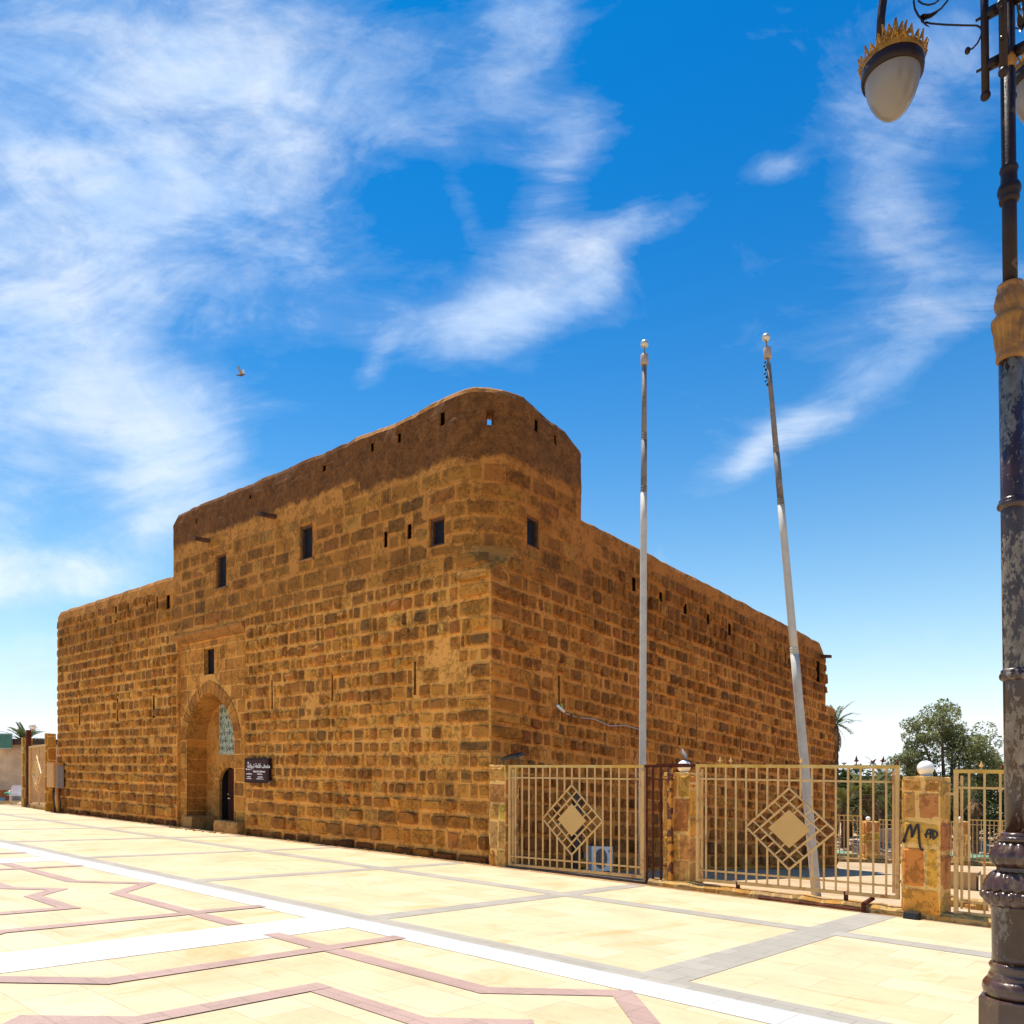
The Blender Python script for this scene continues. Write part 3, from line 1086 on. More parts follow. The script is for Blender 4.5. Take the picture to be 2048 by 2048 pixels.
# ------------------------------------------------------------------ sign on the front wall
s0, zb = front(498, 1565); s1, _ = front(546, 1565); zt = zb + .70
zb = 1.52; zt = 2.22
sign = empty('sign_board', wall((s0 + s1) / 2, zb, .06), 'dark brown museum sign with white Arabic and English lettering beside the arched portal', 'sign')


def slab(mb, s0, s1, z0, z1, o0, o1):
    q = [(s0, z0), (s1, z0), (s1, z1), (s0, z1)]
    mb.hexa([wall(*a, o0) for a in q], [wall(*a, o1) for a in q])


mb = MB(); slab(mb, s0, s1, zb, zt, .05, .14); mb.build('board', M['signframe'], sign)
mb = MB(); slab(mb, s0 + .05, s1 - .10, zb + .05, zt - .05, .138, .145); mb.build('face', M['signbrown'], sign)


def text_mesh(body, size, org, ux, uz, align='CENTER', bold=.0):
    cu = bpy.data.curves.new('txt', 'FONT'); cu.body = body; cu.size = size; cu.align_x = align; cu.offset = bold
    cu.extrude = .002
    o = bpy.data.objects.new('txt', cu); col.objects.link(o)
    dg = bpy.context.evaluated_depsgraph_get()
    me = bpy.data.meshes.new_from_object(o.evaluated_get(dg))
    nrm = ux.cross(uz)
    vs = [org + ux * v.co.x + uz * v.co.y + nrm * v.co.z for v in me.vertices]
    fs = [tuple(p.vertices) for p in me.polygons]
    bpy.data.objects.remove(o); bpy.data.meshes.remove(me); bpy.data.curves.remove(cu)
    return vs, fs


UX = (wall(s1, zb, 0) - wall(s0, zb, 0)).normalized(); UZ = Vector((0, 0, 1))


def letter(mb, body, size, s, z, align='CENTER', bold=0.):
    vs, fs = text_mesh(body, size, wall(s, z, .149), UX, UZ, align, bold)
    k = len(mb.v)
    for v in vs: mb.pt(v)
    mb.f += [tuple(i + k for i in f) for f in fs]


mb = MB()
ar = '\uFED9\uFEEE\uFE92\uFE97 \uFE94\uFECC\uFEE0\uFED7 \uFED2\uFEA4\uFE98\uFEE3'
letter(mb, ar, .165, s1 - .48, zt - .27, bold=.004)
letter(mb, 'Tabuk Fort Museum', .078, s1 - .48, zt - .40, bold=.003)
mb.build('title', M['white_text'], sign); mb = MB()
# emblem: palm over crossed blades, and small lines of print
ex, ez = s0 + .22, zt - .15
for a in range(-3, 4):
    t = a * .42
    mb.bar(wall(ex, ez, .149), wall(ex + .05 * math.sin(t), ez + .045 * math.cos(t), .149), .012)
mb.bar(wall(ex, ez - .05, .149), wall(ex, ez, .149), .014)
mb.bar(wall(ex - .06, ez - .06, .149), wall(ex + .04, ez - .12, .149), .014)
mb.bar(wall(ex + .06, ez - .06, .149), wall(ex - .04, ez - .12, .149), .014)
mb.build('emblem', M['white_text'], sign); mb = MB()
rr = random.Random(2)


def print_line(a, b, z, h):
    s = a
    while s < b:
        w = rr.uniform(.02, .07)
        slab(mb, s, min(b, s + w), z, z + h * rr.uniform(.6, 1.2), .1455, .1485)
        s += w + .015


print_line(s0 + .09, s0 + .36, zt - .335, .030)
mb.build('text_line', M['white_text'], sign); mb = MB()
for a, b, z, h in ((.10, .42, .235, .035), (.14, .34, .155, .028), (.10, .38, .105, .025), (.70, .98, .235, .030), (.72, .98, .155, .028), (.66, 1.02, .105, .025)):
    print_line(s0 + a, s0 + b, zb + z, h)
    mb.build('text_line', M['white_text'], sign); mb = MB()

# ------------------------------------------------------------------ meter box at the far left end of the front wall
mt = empty('meter_box', wall(-24.2, .9, .1), 'tan electric meter box with conduits at the far left end of the fort front', 'meter box')
mb = MB(); slab(mb, -24.55, -23.75, 1.02, 2.02, .06, .42); mb.build('casing', M['meter'], mt)
mb = MB(); slab(mb, -24.5, -23.8, 1.07, 1.97, .42, .435); mb.build('lid', M['meter'], mt)
mb = MB(); slab(mb, -23.748, -23.62, 1.0, 1.9, .10, .34); mb.build('side_cover', M['metergrey'], mt)
for s, r, m in ((-24.2, .05, 'black'), (-23.98, .08, 'meter'), (-24.4, .03, 'black'), (-23.7, .025, 'black')):
    mb = MB(); mb.tube([wall(s, 1.03, .22), wall(s + .02, .6, .24), wall(s + .08, .02, .2)], r, 8); mb.build('conduit', M[m], mt, True)

# ------------------------------------------------------------------ street fence
Q0 = (-.1, 16.6); QD = (.7395, -.6734)


def qof(u):
    m = (u - 1024) / F
    return (-Q0[0] + Q0[1] * m) / (QD[0] - QD[1] * m)


def Fn(q, z, o=0.):                     # point on the fence line, o = outwards to the plaza
    return P(Q0[0] + QD[0] * q - E2[0] * o, Q0[1] + QD[1] * q - E2[1] * o, z)


def fence_panel(q0, q1, za, zb, ta, tb, label, fn=Fn, group='cream fence panels with diamond grilles', spears=(), far=False, bars=17, bw=.024):
    root = empty('fence_panel', fn((q0 + q1) / 2, za), label, 'fence panel', group)
    W = q1 - q0
    fr = M['fence']
    lo = lambda f: za + (zb - za) * f
    hi = lambda f: ta + (tb - ta) * f

    def pt(f, g, o=0.):                 # f across, g up
        return fn(q0 + W * f, lo(f) + (hi(f) - lo(f)) * g, o)
    e = .05
    mb = MB()
    fe = e / W
    for f in (fe / 2, 1 - fe / 2): mb.bar(pt(f, 0), pt(f, 1), e, e)
    mb.bar(pt(0, .0), pt(1, .0), e, e)
    if not far:
        for f in (fe * 1.5 + .004, 1 - fe * 1.5 - .004): mb.bar(pt(f, .03, -.03), pt(f, .97, -.03), .03, .03)
    mb.build('frame', fr, root)
    mb = MB(); mb.bar(pt(0, 1, .002), pt(1, 1, .002), e + .006, e); mb.build('top_rail', M['fencetop'], root)
    for g in (.885, .085):
        mb = MB(); mb.bar(pt(fe, g, -.004), pt(1 - fe, g, -.004), .018, .03)
        mb.build('rail', fr, root)
    hw = 4.0 / (bars + 1); hh = .335; cx, cy = .5, .485
    for k in range(1, bars + 1):
        f = k / (bars + 1)
        dx = abs(f - cx)
        mb = MB()
        if dx < hw - 1e-3:
            g = hh * (1 - dx / hw)
            mb.bar(pt(f, .0), pt(f, cy - g), bw, bw); mb.build('bar', fr, root); mb = MB()
            mb.bar(pt(f, cy + g), pt(f, 1.), bw, bw)
        else:
            mb.bar(pt(f, .0), pt(f, 1.), bw, bw)
        mb.build('bar', fr, root)
    mb = MB()
    ring = [(0, 1), (1, 0), (0, -1), (-1, 0)]
    for sc in (1., .66):
        for k in range(4):
            a, b = ring[k], ring[(k + 1) % 4]
            mb.bar(pt(cx + a[0] * hw * sc, cy + a[1] * hh * sc, .006), pt(cx + b[0] * hw * sc, cy + b[1] * hh * sc, .006), .026, .03, up=(-E2[0], -E2[1], 0))
    for k in range(4):
        a, b = ring[k], ring[(k + 1) % 4]
        for i in range(1, 6):
            f = i / 6
            if i in (1, 5): s2 = None
            x, y = a[0] + (b[0] - a[0]) * f, a[1] + (b[1] - a[1]) * f
            nx, ny = a[0] + b[0], a[1] + b[1]
            d = .17
            mb.bar(pt(cx + x * hw, cy + y * hh, .004), pt(cx + (x - nx * d) * hw, cy + (y - ny * d) * hh, .004), .018, .022, up=(-E2[0], -E2[1], 0))
        for f in (.22, .78):            # ties to the centre plate
            x, y = a[0] + (b[0] - a[0]) * .5, a[1] + (b[1] - a[1]) * .5
            nx, ny = a[0] + b[0], a[1] + b[1]
            tx, ty = b[0] - a[0], b[1] - a[1]
            k1, k2 = .33, .235
            ox, oy = tx * (f - .5) * .5, ty * (f - .5) * .5
            mb.bar(pt(cx + (nx * k1 + ox) * hw, cy + (ny * k1 + oy) * hh, .004), pt(cx + (nx * k2 + ox) * hw, cy + (ny * k2 + oy) * hh, .004), .018, .022, up=(-E2[0], -E2[1], 0))
    mb.build('diamond_grille', fr, root)
    mb = MB()
    sc = .47
    q = [(cx, cy + hh * sc), (cx + hw * sc, cy), (cx, cy - hh * sc), (cx - hw * sc, cy)]
    mb.hexa([pt(a, b, .012) for a, b in q], [pt(a, b, -.006) for a, b in q])
    mb.build('diamond_plate', M['plate'], root)
    for f, lean, rust, hgt in spears:
        mb = MB()
        b0 = fn(q0 + W * f, hi(f) + .02); t = fn(q0 + W * f + lean, hi(f) + .02 + hgt)
        mb.tube([b0, b0.lerp(t, .35), b0.lerp(t, .4), b0.lerp(t, .6), t], [.008, .008, .026, .018, .002], 6)
        d = (t - b0).normalized(); xx = d.cross(Vector((E2[0], E2[1], 0))).normalized()
        c = b0.lerp(t, .36)
        mb.bar(c - xx * .035 + d * .02, c, .012); mb.bar(c + xx * .035 + d * .02, c, .012)
        mb.build('spear', M['rust'] if rust else M['plate'], root)
    return root


pA = (qof(1018), qof(1289)); pB = (qof(1393), qof(1799)); pC = (qof(1908), qof(1908) + 3.3)
fence_panel(pA[0], pA[1], .06, .12, 2.06, 2.08, 'cream fence panel with diamond grille nearest the fort corner, in front of the air conditioner')
fence_panel(pB[0], pB[1], .19, .25, 2.10, 2.10, 'cream fence panel with rusty spear tips in front of the leaning flagpole', spears=(
    (.068 * 2, 0, 0, .14), (.195, .0, 0, .13), (.255, 0., 1, .13), (.36, .08, 1, .05), (.56, 0., 0, .12), (.675, -.10, 1, .09), (.76, 0, 1, .05),
    (.815, 0., 1, .15), (.872, .10, 1, .10), (.925, .03, 1, .14), (.975, .09, 1, .10)))
fence_panel(pC[0], pC[1], .13, .16, 2.05, 2.05, 'cream fence panel partly hidden behind the street lamp', spears=((.10, 0, 0, .12), (.17, .02, 1, .08)))

# rusty bare section between the first panel and the second pillar
rg = empty('rusty_fence_section', Fn(qof(1318), 0), 'narrow rust red fence section with peeling orange post beside a stone pillar', 'fence panel')
mb = MB(); mb.bar(Fn(pA[1] + .02, 2.085), Fn(pB[0] - .0, 2.10), .05, .05); mb.bar(Fn(qof(1316), 2.115, .04), Fn(qof(1380), 2.115, .04), .035, .035)
mb.build('top_rail', M['rust'], rg)
mb = MB(); mb.bar(Fn(pA[1] + .03, .05), Fn(qof(1342), .05), .05, .05); mb.build('bottom_rail', M['rust'], rg)
for u in (1306, 1322):
    mb = MB(); mb.bar(Fn(qof(u), .05), Fn(qof(u), 2.08), .028, .028); mb.build('bar', M['rust'], rg)
for z in (1.86, .36):
    mb = MB(); mb.bar(Fn(pA[1] + .04, z), Fn(qof(1338), z), .02, .02); mb.build('rail', M['rust'], rg)
mb = MB(); mb.bar(Fn(qof(1341), .02, .01), Fn(qof(1341), 2.07, .01), .075, .075); mb.build('post', M['rustpaint'], rg)
mb = MB(); mb.bar(Fn(pA[1] + .045, .06), Fn(pA[1] + .045, 2.08), .03, .03); mb.build('stile', M['rust'], rg)


PST = [(.52, .255, .040), (.42, .180, .045), (.55, .285, .050), (.46, .21, .040), (.45, .185, .05), (.50, .265, .07)]
PMO = (.68, .40, .125)


def pillar(q0, q1, h, o0, o1, label, fn=Fn, z0=-.15, name='stone_pillar', seed=1):
    mb = MB()
    rows = []
    for k in range(15):
        z = z0 + (h - z0) * k / 14
        ring = []
        cs = [(q0, o1), (q1, o1), (q1, o0), (q0, o0)]
        for i in range(4):
            a, b = cs[i], cs[(i + 1) % 4]
            for j in range(5):
                f = j / 5
                q = a[0] + (b[0] - a[0]) * f; o = a[1] + (b[1] - a[1]) * f
                kk = .016 * nz(q * 5 + 3, z * 5, o * 5) + .012 * nz(q * 13, z * 13, o * 13)
                dq = q - (q0 + q1) / 2; do = o - (o0 + o1) / 2
                ring.append(fn(q + dq * kk * 4, z + (.02 * nz(q * 9, o * 9, 7) if k == 14 else 0), o + do * kk * 4))
        rows.append(ring)
    mb.grid(rows, PMO, close=True)
    top = [len(mb.v) - 20 + i for i in range(20)]
    c = mb.pt(fn((q0 + q1) / 2, h + .01, (o0 + o1) / 2), PMO)
    for i in range(20): mb.f.append((top[i], top[(i + 1) % 20], c))
    st = random.getstate(); random.seed(seed)
    for side_ in range(3):                     # plaza face, far side, near side
        if side_ == 0: W = q1 - q0; pos = lambda s, z, o: fn(q0 + s, z, o1 + o)
        elif side_ == 1: W = o1 - o0; pos = lambda s, z, o: fn(q1 + o, z, o1 - s)
        else: W = o1 - o0; pos = lambda s, z, o: fn(q0 - o, z, o0 + s)
        z = max(z0, -.05) + .01
        while z < h - .1:
            hh = min(random.uniform(.34, .62), h - .015 - z)
            if h - z - hh < .2: hh = h - .015 - z
            cut = random.choice([.40, .62, .99, .55]) if W > .3 and side_ == 0 else .99
            for a, b in (((0, cut), (cut, 1)) if cut < .9 else ((0, 1),)):
                g = random.uniform(.010, .034)
                x0, x1 = a * W + (g if a else .004), b * W - (g if b < 1 else .004)
                if x1 - x0 < .07: continue
                c = tuple(x * random.uniform(.85, 1.15) for x in random.choice(PST))
                block(mb, pos, x0, x1, z + random.uniform(.010, .026), z + hh - random.uniform(.010, .026), random.uniform(.010, .024), c, .012)
            z += hh
    random.setstate(st)
    return tag(mb.build(name, M['stone'], loc=fn((q0 + q1) / 2, 0, (o0 + o1) / 2), attr=True), label, 'pillar', 'stone fence pillars')


P1 = pillar(-.44, -.0, 2.08, -.35, .06, 'stone pillar built against the fort corner beside the first fence panel')
P2 = pillar(qof(1319) + .02, qof(1371) + .02, 1.98, -.56, -.09, 'stone pillar topped by a globe lamp behind the rusty fence section', seed=5)
P3 = pillar(qof(1808), qof(1884), 1.97, -.42, .10, 'stone pillar with black graffiti scrawled on its front', seed=12)


def globe(c, r, label):
    o = empty('globe_lamp', c, label, 'lamp', 'white globe lamps on the fence pillars')
    mb = MB(); mb.lathe([(r * .62, 0), (r * .66, .02), (r * .55, .05)], 16, Matrix.Translation(c)); mb.build('collar', M['alu'], o, True)
    mb = MB(); mb.ball(c + Vector((0, 0, r * .93 + .02)), r, 24, .95); mb.build('globe', M['globe'], o, True)


globe(Fn((qof(1319) + qof(1370)) / 2 + .06, 1.97, -.30), .115, 'white globe lamp on the pillar behind the rusty top rail')
globe(Fn((qof(1808) + qof(1884)) / 2 + .0, 1.97, -.14), .112, 'white globe lamp on top of the graffiti pillar')

# graffiti strokes on the third pillar
g0 = qof(1808); g1 = qof(1884)


def gp(x, y):                            # from the close-up to the pillar face
    u = 1640 + x * .2433; v = 1380 + y * .2433
    q = qof(u); yy = Q0[1] + QD[1] * q
    return Fn(q, zof(u, v, yy), .128)


mb = MB()


def stroke(pts, r):
    p3 = [gp(*p) for p in pts]
    sm = []
    for i in range(len(p3) - 1):
        a = p3[max(i - 1, 0)]; b = p3[i]; c = p3[i + 1]; d = p3[min(i + 2, len(p3) - 1)]
        for t in [k / 5 for k in range(5)]:
            sm.append(.5 * ((2 * b) + (c - a) * t + (2 * a - 5 * b + 4 * c - d) * t * t + (3 * b - a - 3 * c + d) * t ** 3))
    sm.append(p3[-1])
    for a, b in zip(sm, sm[1:]):
        if (b - a).length > 1e-4: mb.bar(a, b + (b - a).normalized() * r * .3, r, .004, up=(E2[0], E2[1], 0))


stroke([(710, 1245), (722, 1210), (745, 1140), (765, 1110), (775, 1150), (778, 1205), (790, 1180), (812, 1120), (828, 1110), (834, 1160), (838, 1240), (850, 1300), (868, 1312)], .030)
stroke([(708, 1250), (718, 1225)], .042)
stroke([(880, 1190), (905, 1180), (935, 1180)], .024)
stroke([(893, 1215), (900, 1165), (912, 1148), (930, 1155), (928, 1215)], .024)
stroke([(948, 1215), (950, 1160), (945, 1150), (975, 1165), (985, 1190), (965, 1215), (950, 1222)], .024)
gr = mb.build('graffiti', M['ink'], P3)

# kerb under the fence
mb = MB()
N = 60
rows = []
q0, q1 = 3.45, 13.0
for k in range(N + 1):
    q = q0 + (q1 - q0) * k / N
    n = .025 * nz(q * 3, 1.) + .015 * nz(q * 9, 2.)
    rows.append([Fn(q, -.15, .13 + n), Fn(q, .07 + n, .12 + n), Fn(q, .115 + n, .07 + n), Fn(q, .12 + n, -.15), Fn(q, .1 + n, -.28), Fn(q, -.6, -.30)])
mb.grid(rows)
tag(mb.build('kerb', M['kerb']), kind='structure')
mb = MB()
rows = []
for k in range(31):
    q = .0 + 3.45 * k / 30
    n = .01 * nz(q * 5, 1.)
    rows.append([Fn(q, -.1, .06), Fn(q, .035 + n, .05), Fn(q, .04 + n, -.1), Fn(q, -.5, -.2)])
mb.grid(rows)
tag(mb.build('kerb', mottled('dark sill', (.10, .065, .04), .9, .4, 4)), kind='structure')

# small ironwork: brackets under the panels, hinge pins, bent pipe
for n_, (u, z0, z1, lab) in enumerate(((1476, .10, .22, 'short rusty iron leg under the fence panel left of the diamond'),
                                       (1692, .10, .26, 'short rusty iron leg under the fence panel right of the diamond'))):
    mb = MB(); mb.bar(Fn(qof(u), z0 - .02, .0), Fn(qof(u), z1, .0), .05, .05)
    mb.build('iron_leg', M['rust'], bpy.data.objects['fence_panel.001'])
for u, z in ((1386, 1.80), (1803, 1.79), (1803, .48)):
    q = qof(u)
    mb = MB(); mb.bar(Fn(q - .06, z, -.02), Fn(q + .06, z, -.02), .03, .035); mb.build('tie_bar', M['fence'], bpy.data.objects['fence_panel.001'])
q = qof(1902)
mb = MB(); mb.bar(Fn(q - .08, 1.74, -.02), Fn(q + .06, 1.74, -.02), .035, .035); mb.build('tie_bar', M['fence'], bpy.data.objects['fence_panel.002'])
mb = MB()
q = qof(1735)
mb.tube([Fn(q - 1.6, .03, .17), Fn(q - .02, .035, .17)], .022, 8)
mb.bar(Fn(q, .0, .17), Fn(q, .13, .17), .05, .05)
mb.tube([Fn(q, .12, .17), Fn(q + .07, .20, -.02)], .035, 8)
tag(mb.build('iron_pipe', M['rust'], loc=Fn(q, 0, .17)), 'bent rusty iron pipe lying along the kerb beside the graffiti pillar', 'pipe')
mb = MB()
for q, w in ((qof(1832), .10),):
    for a, b in ((q - w, q + w),):
        mb.hexa([Fn(a, -.01, .26), Fn(b, -.01, .26), Fn(b, -.01, .14), Fn(a, -.01, .14)], [Fn(a + .01, .085, .25), Fn(b - .01, .085, .25), Fn(b, .10, .14), Fn(a, .10, .14)])
        mb.hexa([Fn(a + .02, .015, .27), Fn(b - .02, .015, .27), Fn(b - .02, .07, .262), Fn(a + .02, .07, .262)], [Fn(a + .02, .015, .25), Fn(b - .02, .015, .25), Fn(b - .02, .07, .25), Fn(a + .02, .07, .25)])
tag(mb.build('ground_spotlight', M['black'], loc=Fn(qof(1832), 0, .2)), 'small black box light on the ground at the foot of the graffiti pillar', 'light')

# floodlight on the corner pillar
fl = empty('floodlight', Fn(-.22, 2.08, -.1), 'flat black floodlight tilted up on the corner pillar', 'floodlight')
mb = MB()
for q in (-.24, .18):
    mb = MB(); mb.bar(Fn(q, 2.05, -.16), Fn(q, 2.24, -.16), .018); mb.build('stand', M['black'], fl)
Mx = Matrix.Translation(Fn(.02, 2.26, -.14)) @ Matrix.Rotation(math.atan2(QD[1], QD[0]), 4, 'Z') @ Matrix.Rotation(R(-6), 4, 'Y') @ Matrix.Rotation(R(20), 4, 'X')
mb = MB(); mb.box(-.21, .21, -.12, .14, -.025, .03, Mx); mb.box(-.17, .17, -.09, .10, .03, .05, Mx); mb.build('housing', M['black'], fl)

# cable and wall lamp on the side wall
wl = empty('wall_lamp', wall(*side(1112, 1419), .05), 'small white lamp fitting with green tag under a slit in the side wall', 'lamp')
s, z = side(1116, 1419)
mb = MB(); mb.tube([wall(s - .12, z + .05, .10), wall(s + .10, z - .05, .10)], .034, 10); mb.ball(wall(s - .13, z + .055, .10), .042, 10)
mb.build('fitting', M['plastic'], wl, True)
mb = MB(); mb.tube([wall(s + .02, z + .03, .09), wall(s + .02, z + .14, .09)], [.035, .015], 8); mb.build('tag', M['spring'], wl)
mb = MB(); mb.bar(wall(s, z, -.01), wall(s, z, .09), .04); mb.build('bracket', M['alu'], wl)
pts = [(1126, 1427), (1150, 1435), (1182, 1438), (1215, 1452), (1246, 1451), (1276, 1460)]
mb = MB(); mb.tube([wall(*side(*p), .075) for p in pts], .013, 6)
for p in pts[2:5:2]: mb.bar(wall(*side(*p), -.01), wall(*side(*p), .085), .03)
tag(mb.build('cable', M['cable'], loc=wall(*side(1182, 1438), .07), smooth=True), 'grey cable sagging along the side wall behind the upright flagpole', 'cable')

# air conditioner on the yard floor against the side wall
s0, s1 = side(1163, 1744)[0], side(1205, 1744)[0]
zc = side(1200, 1744)[1]
ac = empty('air_conditioner', wall((s0 + s1) / 2, zc, .3), 'white outdoor air conditioner unit behind the fence against the side wall', 'air conditioner')
ZG = -drop(0, s0) + .045 * s0 + .02
mb = MB(); slab(mb, s0, s1, ZG + .03, ZG + .62, .06, .30); mb.build('casing', M['ac'], ac)
mb = MB()
cs_ = s0 + (s1 - s0) * .44; czz = ZG + .33; rad = .245
rim = [(cs_ + rad * math.cos(t), czz + rad * math.sin(t)) for t in [2 * math.pi * k / 28 for k in range(28)]]
for k in range(28):
    m = (k + 1) % 28
    mb.face([wall(*rim[k], .306), wall(*rim[m], .306), wall(cs_, czz, .304)])
mb.build('fan_opening', M['acdark'], ac)
mb = MB()
for rr_ in (.06, .12, .18, .24):
    mb.tube([wall(cs_ + rr_ * math.cos(t), czz + rr_ * math.sin(t), .315) for t in [2 * math.pi * k / 20 for k in range(21)]], .005, 4)
for k in range(8):
    t = math.pi * k / 8
    mb.bar(wall(cs_ - .245 * math.cos(t), czz - .245 * math.sin(t), .315), wall(cs_ + .245 * math.cos(t), czz + .245 * math.sin(t), .315), .006)
mb.build('fan_grille', M['metergrey'], ac)
mb = MB(); slab(mb, s1 - .18, s1 - .05, ZG + .48, ZG + .54, .30, .304); mb.build('badge', M['metergrey'], ac)
mb = MB()
for o in (.12, .24): slab(mb, s0 + .05, s0 + .12, ZG - .02, ZG + .04, o - .03, o + .03); slab(mb, s1 - .12, s1 - .05, ZG - .02, ZG + .04, o - .03, o + .03)
mb.build('feet', M['black'], ac)
mb = MB(); slab(mb, s0 - .42, s0 - .12, -.45, 1.65, .05, .11)
tag(mb.build('drain_chase', M['roofdark'], loc=wall(s0 - .3, -.2, .08)), 'dark strip of pipe covering on the side wall left of the air conditioner', 'pipe cover')

# ------------------------------------------------------------------ flagpoles


def flagpole(base, top, secs, label, chain=False):
    base = Vector(base); top = Vector(top); L = (top - base).length; d = (top - base).normalized()
    o = empty('flagpole', base, label, 'flagpole', 'metal flagpoles')
    pt = lambda h: base + d * h
    for k, (h0, h1, r0, r1, m) in enumerate(secs):
        mb = MB()
        n = max(2, int((h1 - h0) / .6))
        mb.tube([pt(h0 + (h1 - h0) * i / n) for i in range(n + 1)], [r0 + (r1 - r0) * i / n for i in range(n + 1)], 20)
        if k:
            for i in range(3): mb.tube([pt(h0 + .05 * i), pt(h0 + .03 + .05 * i)], r0 + .004, 20)
        mb.build('pole', M[m], o, True)
    r = secs[-1][3]
    mb = MB(); mb.tube([pt(L - .42), pt(L - .40), pt(L - .22), pt(L - .20)], [r * 1.5, r * 1.75, r * 1.65, r * 1.2], 20); mb.build('truck', M['capm'], o, True)
    mb = MB(); mb.tube([pt(L - .5), pt(L - .41)], r * .6, 10); mb.tube([pt(L - .21), pt(L - .05)], .014, 8); mb.build('spindle', M['galvdark'], o, True)
    mb = MB(); mb.ball(pt(L), r * 1.75, 24); mb.build('ball', M['ballm'], o, True)
    if chain:
        mb = MB()
        x = Vector((-.075, 0, 0))
        for i in range(7):
            mb.ball(pt(L - .50 - .075 * i) + x + Vector((.012 * (-1) ** i, 0, 0)), .020, 8, 1.5)
        mb.build('chain', M['black'], o, True)


YP = 16.2
xb = (1284 - 1024) / F * YP
b_ = (xb - A[0]) * E2[0] + (YP - A[1]) * E2[1]
flagpole(P(xb, YP, -drop(0, b_)), P((1289 - 1024) / F * YP, YP, zof(1289, 688, YP)),
         [(0, 7.85, .074, .066, 'galv'), (7.85, 8.9, .060, .060, 'galvdark'), (8.9, 10.38, .054, .046, 'galvdark')],
         'upright grey and white flagpole just left of the rusty fence section')
Y2 = 16.3
xb = (1633 - 1024) / F * Y2
b_ = (xb - A[0]) * E2[0] + (Y2 - A[1]) * E2[1]
flagpole(P(xb, Y2, -drop(0, b_)), P((1532 - 1024) / F * Y2, Y2, zof(1532, 675, Y2)),
         [(0, 4.9, .096, .084, 'galv'), (4.9, 7.9, .080, .070, 'galv'), (7.9, 8.95, .064, .062, 'galvdark'), (8.95, 10.75, .056, .046, 'galvdark')],
         'leaning flagpole with a short chain hanging from its top', True)

# ------------------------------------------------------------------ street lamp
LX, LY = 3.50, 5.6
lamp = empty('street_lamp', P(LX, LY, 0), 'tall ornate brown street lamp with gold crowned opal lanterns', 'street lamp')
lb = P(LX, LY, 0)
TILT = Matrix.Translation(lb) @ Matrix.Rotation(R(-.72), 4, 'Y') @ Matrix.Diagonal((.84, .84, 1, 1))
SC = 1.0


def lath(name, prof, mat, n=40, rfun=None):
    mb = MB(); mb.lathe(prof, n, TILT, rfun)
    return mb.build(name, M[mat], lamp, True)


mb = MB()
for (r0, z0, r1, z1) in ((.318, -.02, .318, .02), (.305, .02, .300, .30), (.300, .30, .285, .315)):
    a8 = [math.pi / 8 + math.pi / 4 * k + R(8) for k in range(8)]
    mb.lathe([(r0, z0), (r1, z1)], 8, TILT @ Matrix.Rotation(R(30), 4, 'Z'))
mb.build('pedestal', M['lampbase'], lamp)
mb = MB()
for a in (200, 320, 80):
    c = TILT @ Vector((.36 * math.cos(R(a)), .36 * math.sin(R(a)), 0))
    mb.lathe([(.075, -.02), (.075, .02), (.05, .035)], 16, Matrix.Translation(c)); mb.lathe([(.03, .03), (.03, .07)], 6, Matrix.Translation(c))
mb.build('anchor_bolt', M['galvdark'], lamp)
lath('base_ring', [(.235, .31), (.258, .335), (.268, .37), (.262, .405), (.24, .43), (.222, .44), (.226, .45), (.215, .47), (.20, .50), (.213, .515), (.216, .53), (.205, .545), (.196, .55)], 'lampbase')
lath('lower_shaft', [(.196, .548), (.192, .62), (.192, .90), (.197, .93), (.205, .945)], 'lampbody')


def leafy(k, amp, ph=0.): return lambda a, z, r: 1 + amp * (abs(math.sin(k * a / 2 + ph)) - .5)


mb = MB()
prof = [(.205, .945), (.225, .955), (.245, .985), (.252, 1.01), (.25, 1.035), (.238, 1.05)]
mb.lathe(prof, 72, TILT, leafy(16, .12))
mb.lathe([(.238, 1.05), (.236, 1.075), (.224, 1.11), (.205, 1.14), (.182, 1.165), (.16, 1.18)], 96, TILT, lambda a, z, r: 1 + .16 * (abs(math.sin(9 * a + 14 * z)) - .5))
for k in range(16):
    a = 2 * math.pi * k / 16
    mb.ball(TILT @ Vector((.243 * math.cos(a), .243 * math.sin(a), 1.015)), .030, 10)
mb.build('leaf_collar', M['lampbase'], lamp, True)
lath('neck_ring', [(.16, 1.18), (.150, 1.19), (.152, 1.20), (.15, 1.215)], 'lampbase')
lath('leaf_bulb', [(.15, 1.215), (.178, 1.235), (.192, 1.265), (.19, 1.295), (.172, 1.33), (.145, 1.36), (.128, 1.38)], 'lampbase', 96,
     lambda a, z, r: 1 + .15 * (abs(math.sin(7 * a)) ** .6 - .5))
lath('upper_ring', [(.128, 1.38), (.138, 1.39), (.142, 1.40), (.138, 1.415), (.118, 1.42), (.12, 1.43), (.116, 1.44), (.09, 1.45)], 'lampbase')
lath('shaft', [(.088, 1.45), (.088, 2.50), (.090, 3.6), (.092, 4.72)], 'lampbody')
lath('shaft_ring', [(.088, 2.49), (.112, 2.505), (.116, 2.525), (.112, 2.54), (.102, 2.55), (.105, 2.56), (.09, 2.575)], 'lampbody')
lath('shaft_ring', [(.090, 3.67), (.113, 3.685), (.117, 3.70), (.113, 3.715), (.102, 3.725), (.104, 3.735), (.091, 3.75)], 'lampbody')
fl_ = lambda a, z, r: 1 + (.13 * (abs(math.sin(14 * a)) - .5) if 4.78 < z < 4.955 else (.12 * (abs(math.sin(5 * a + 20 * z)) - .5) if 5.03 < z < 5.18 else 0))
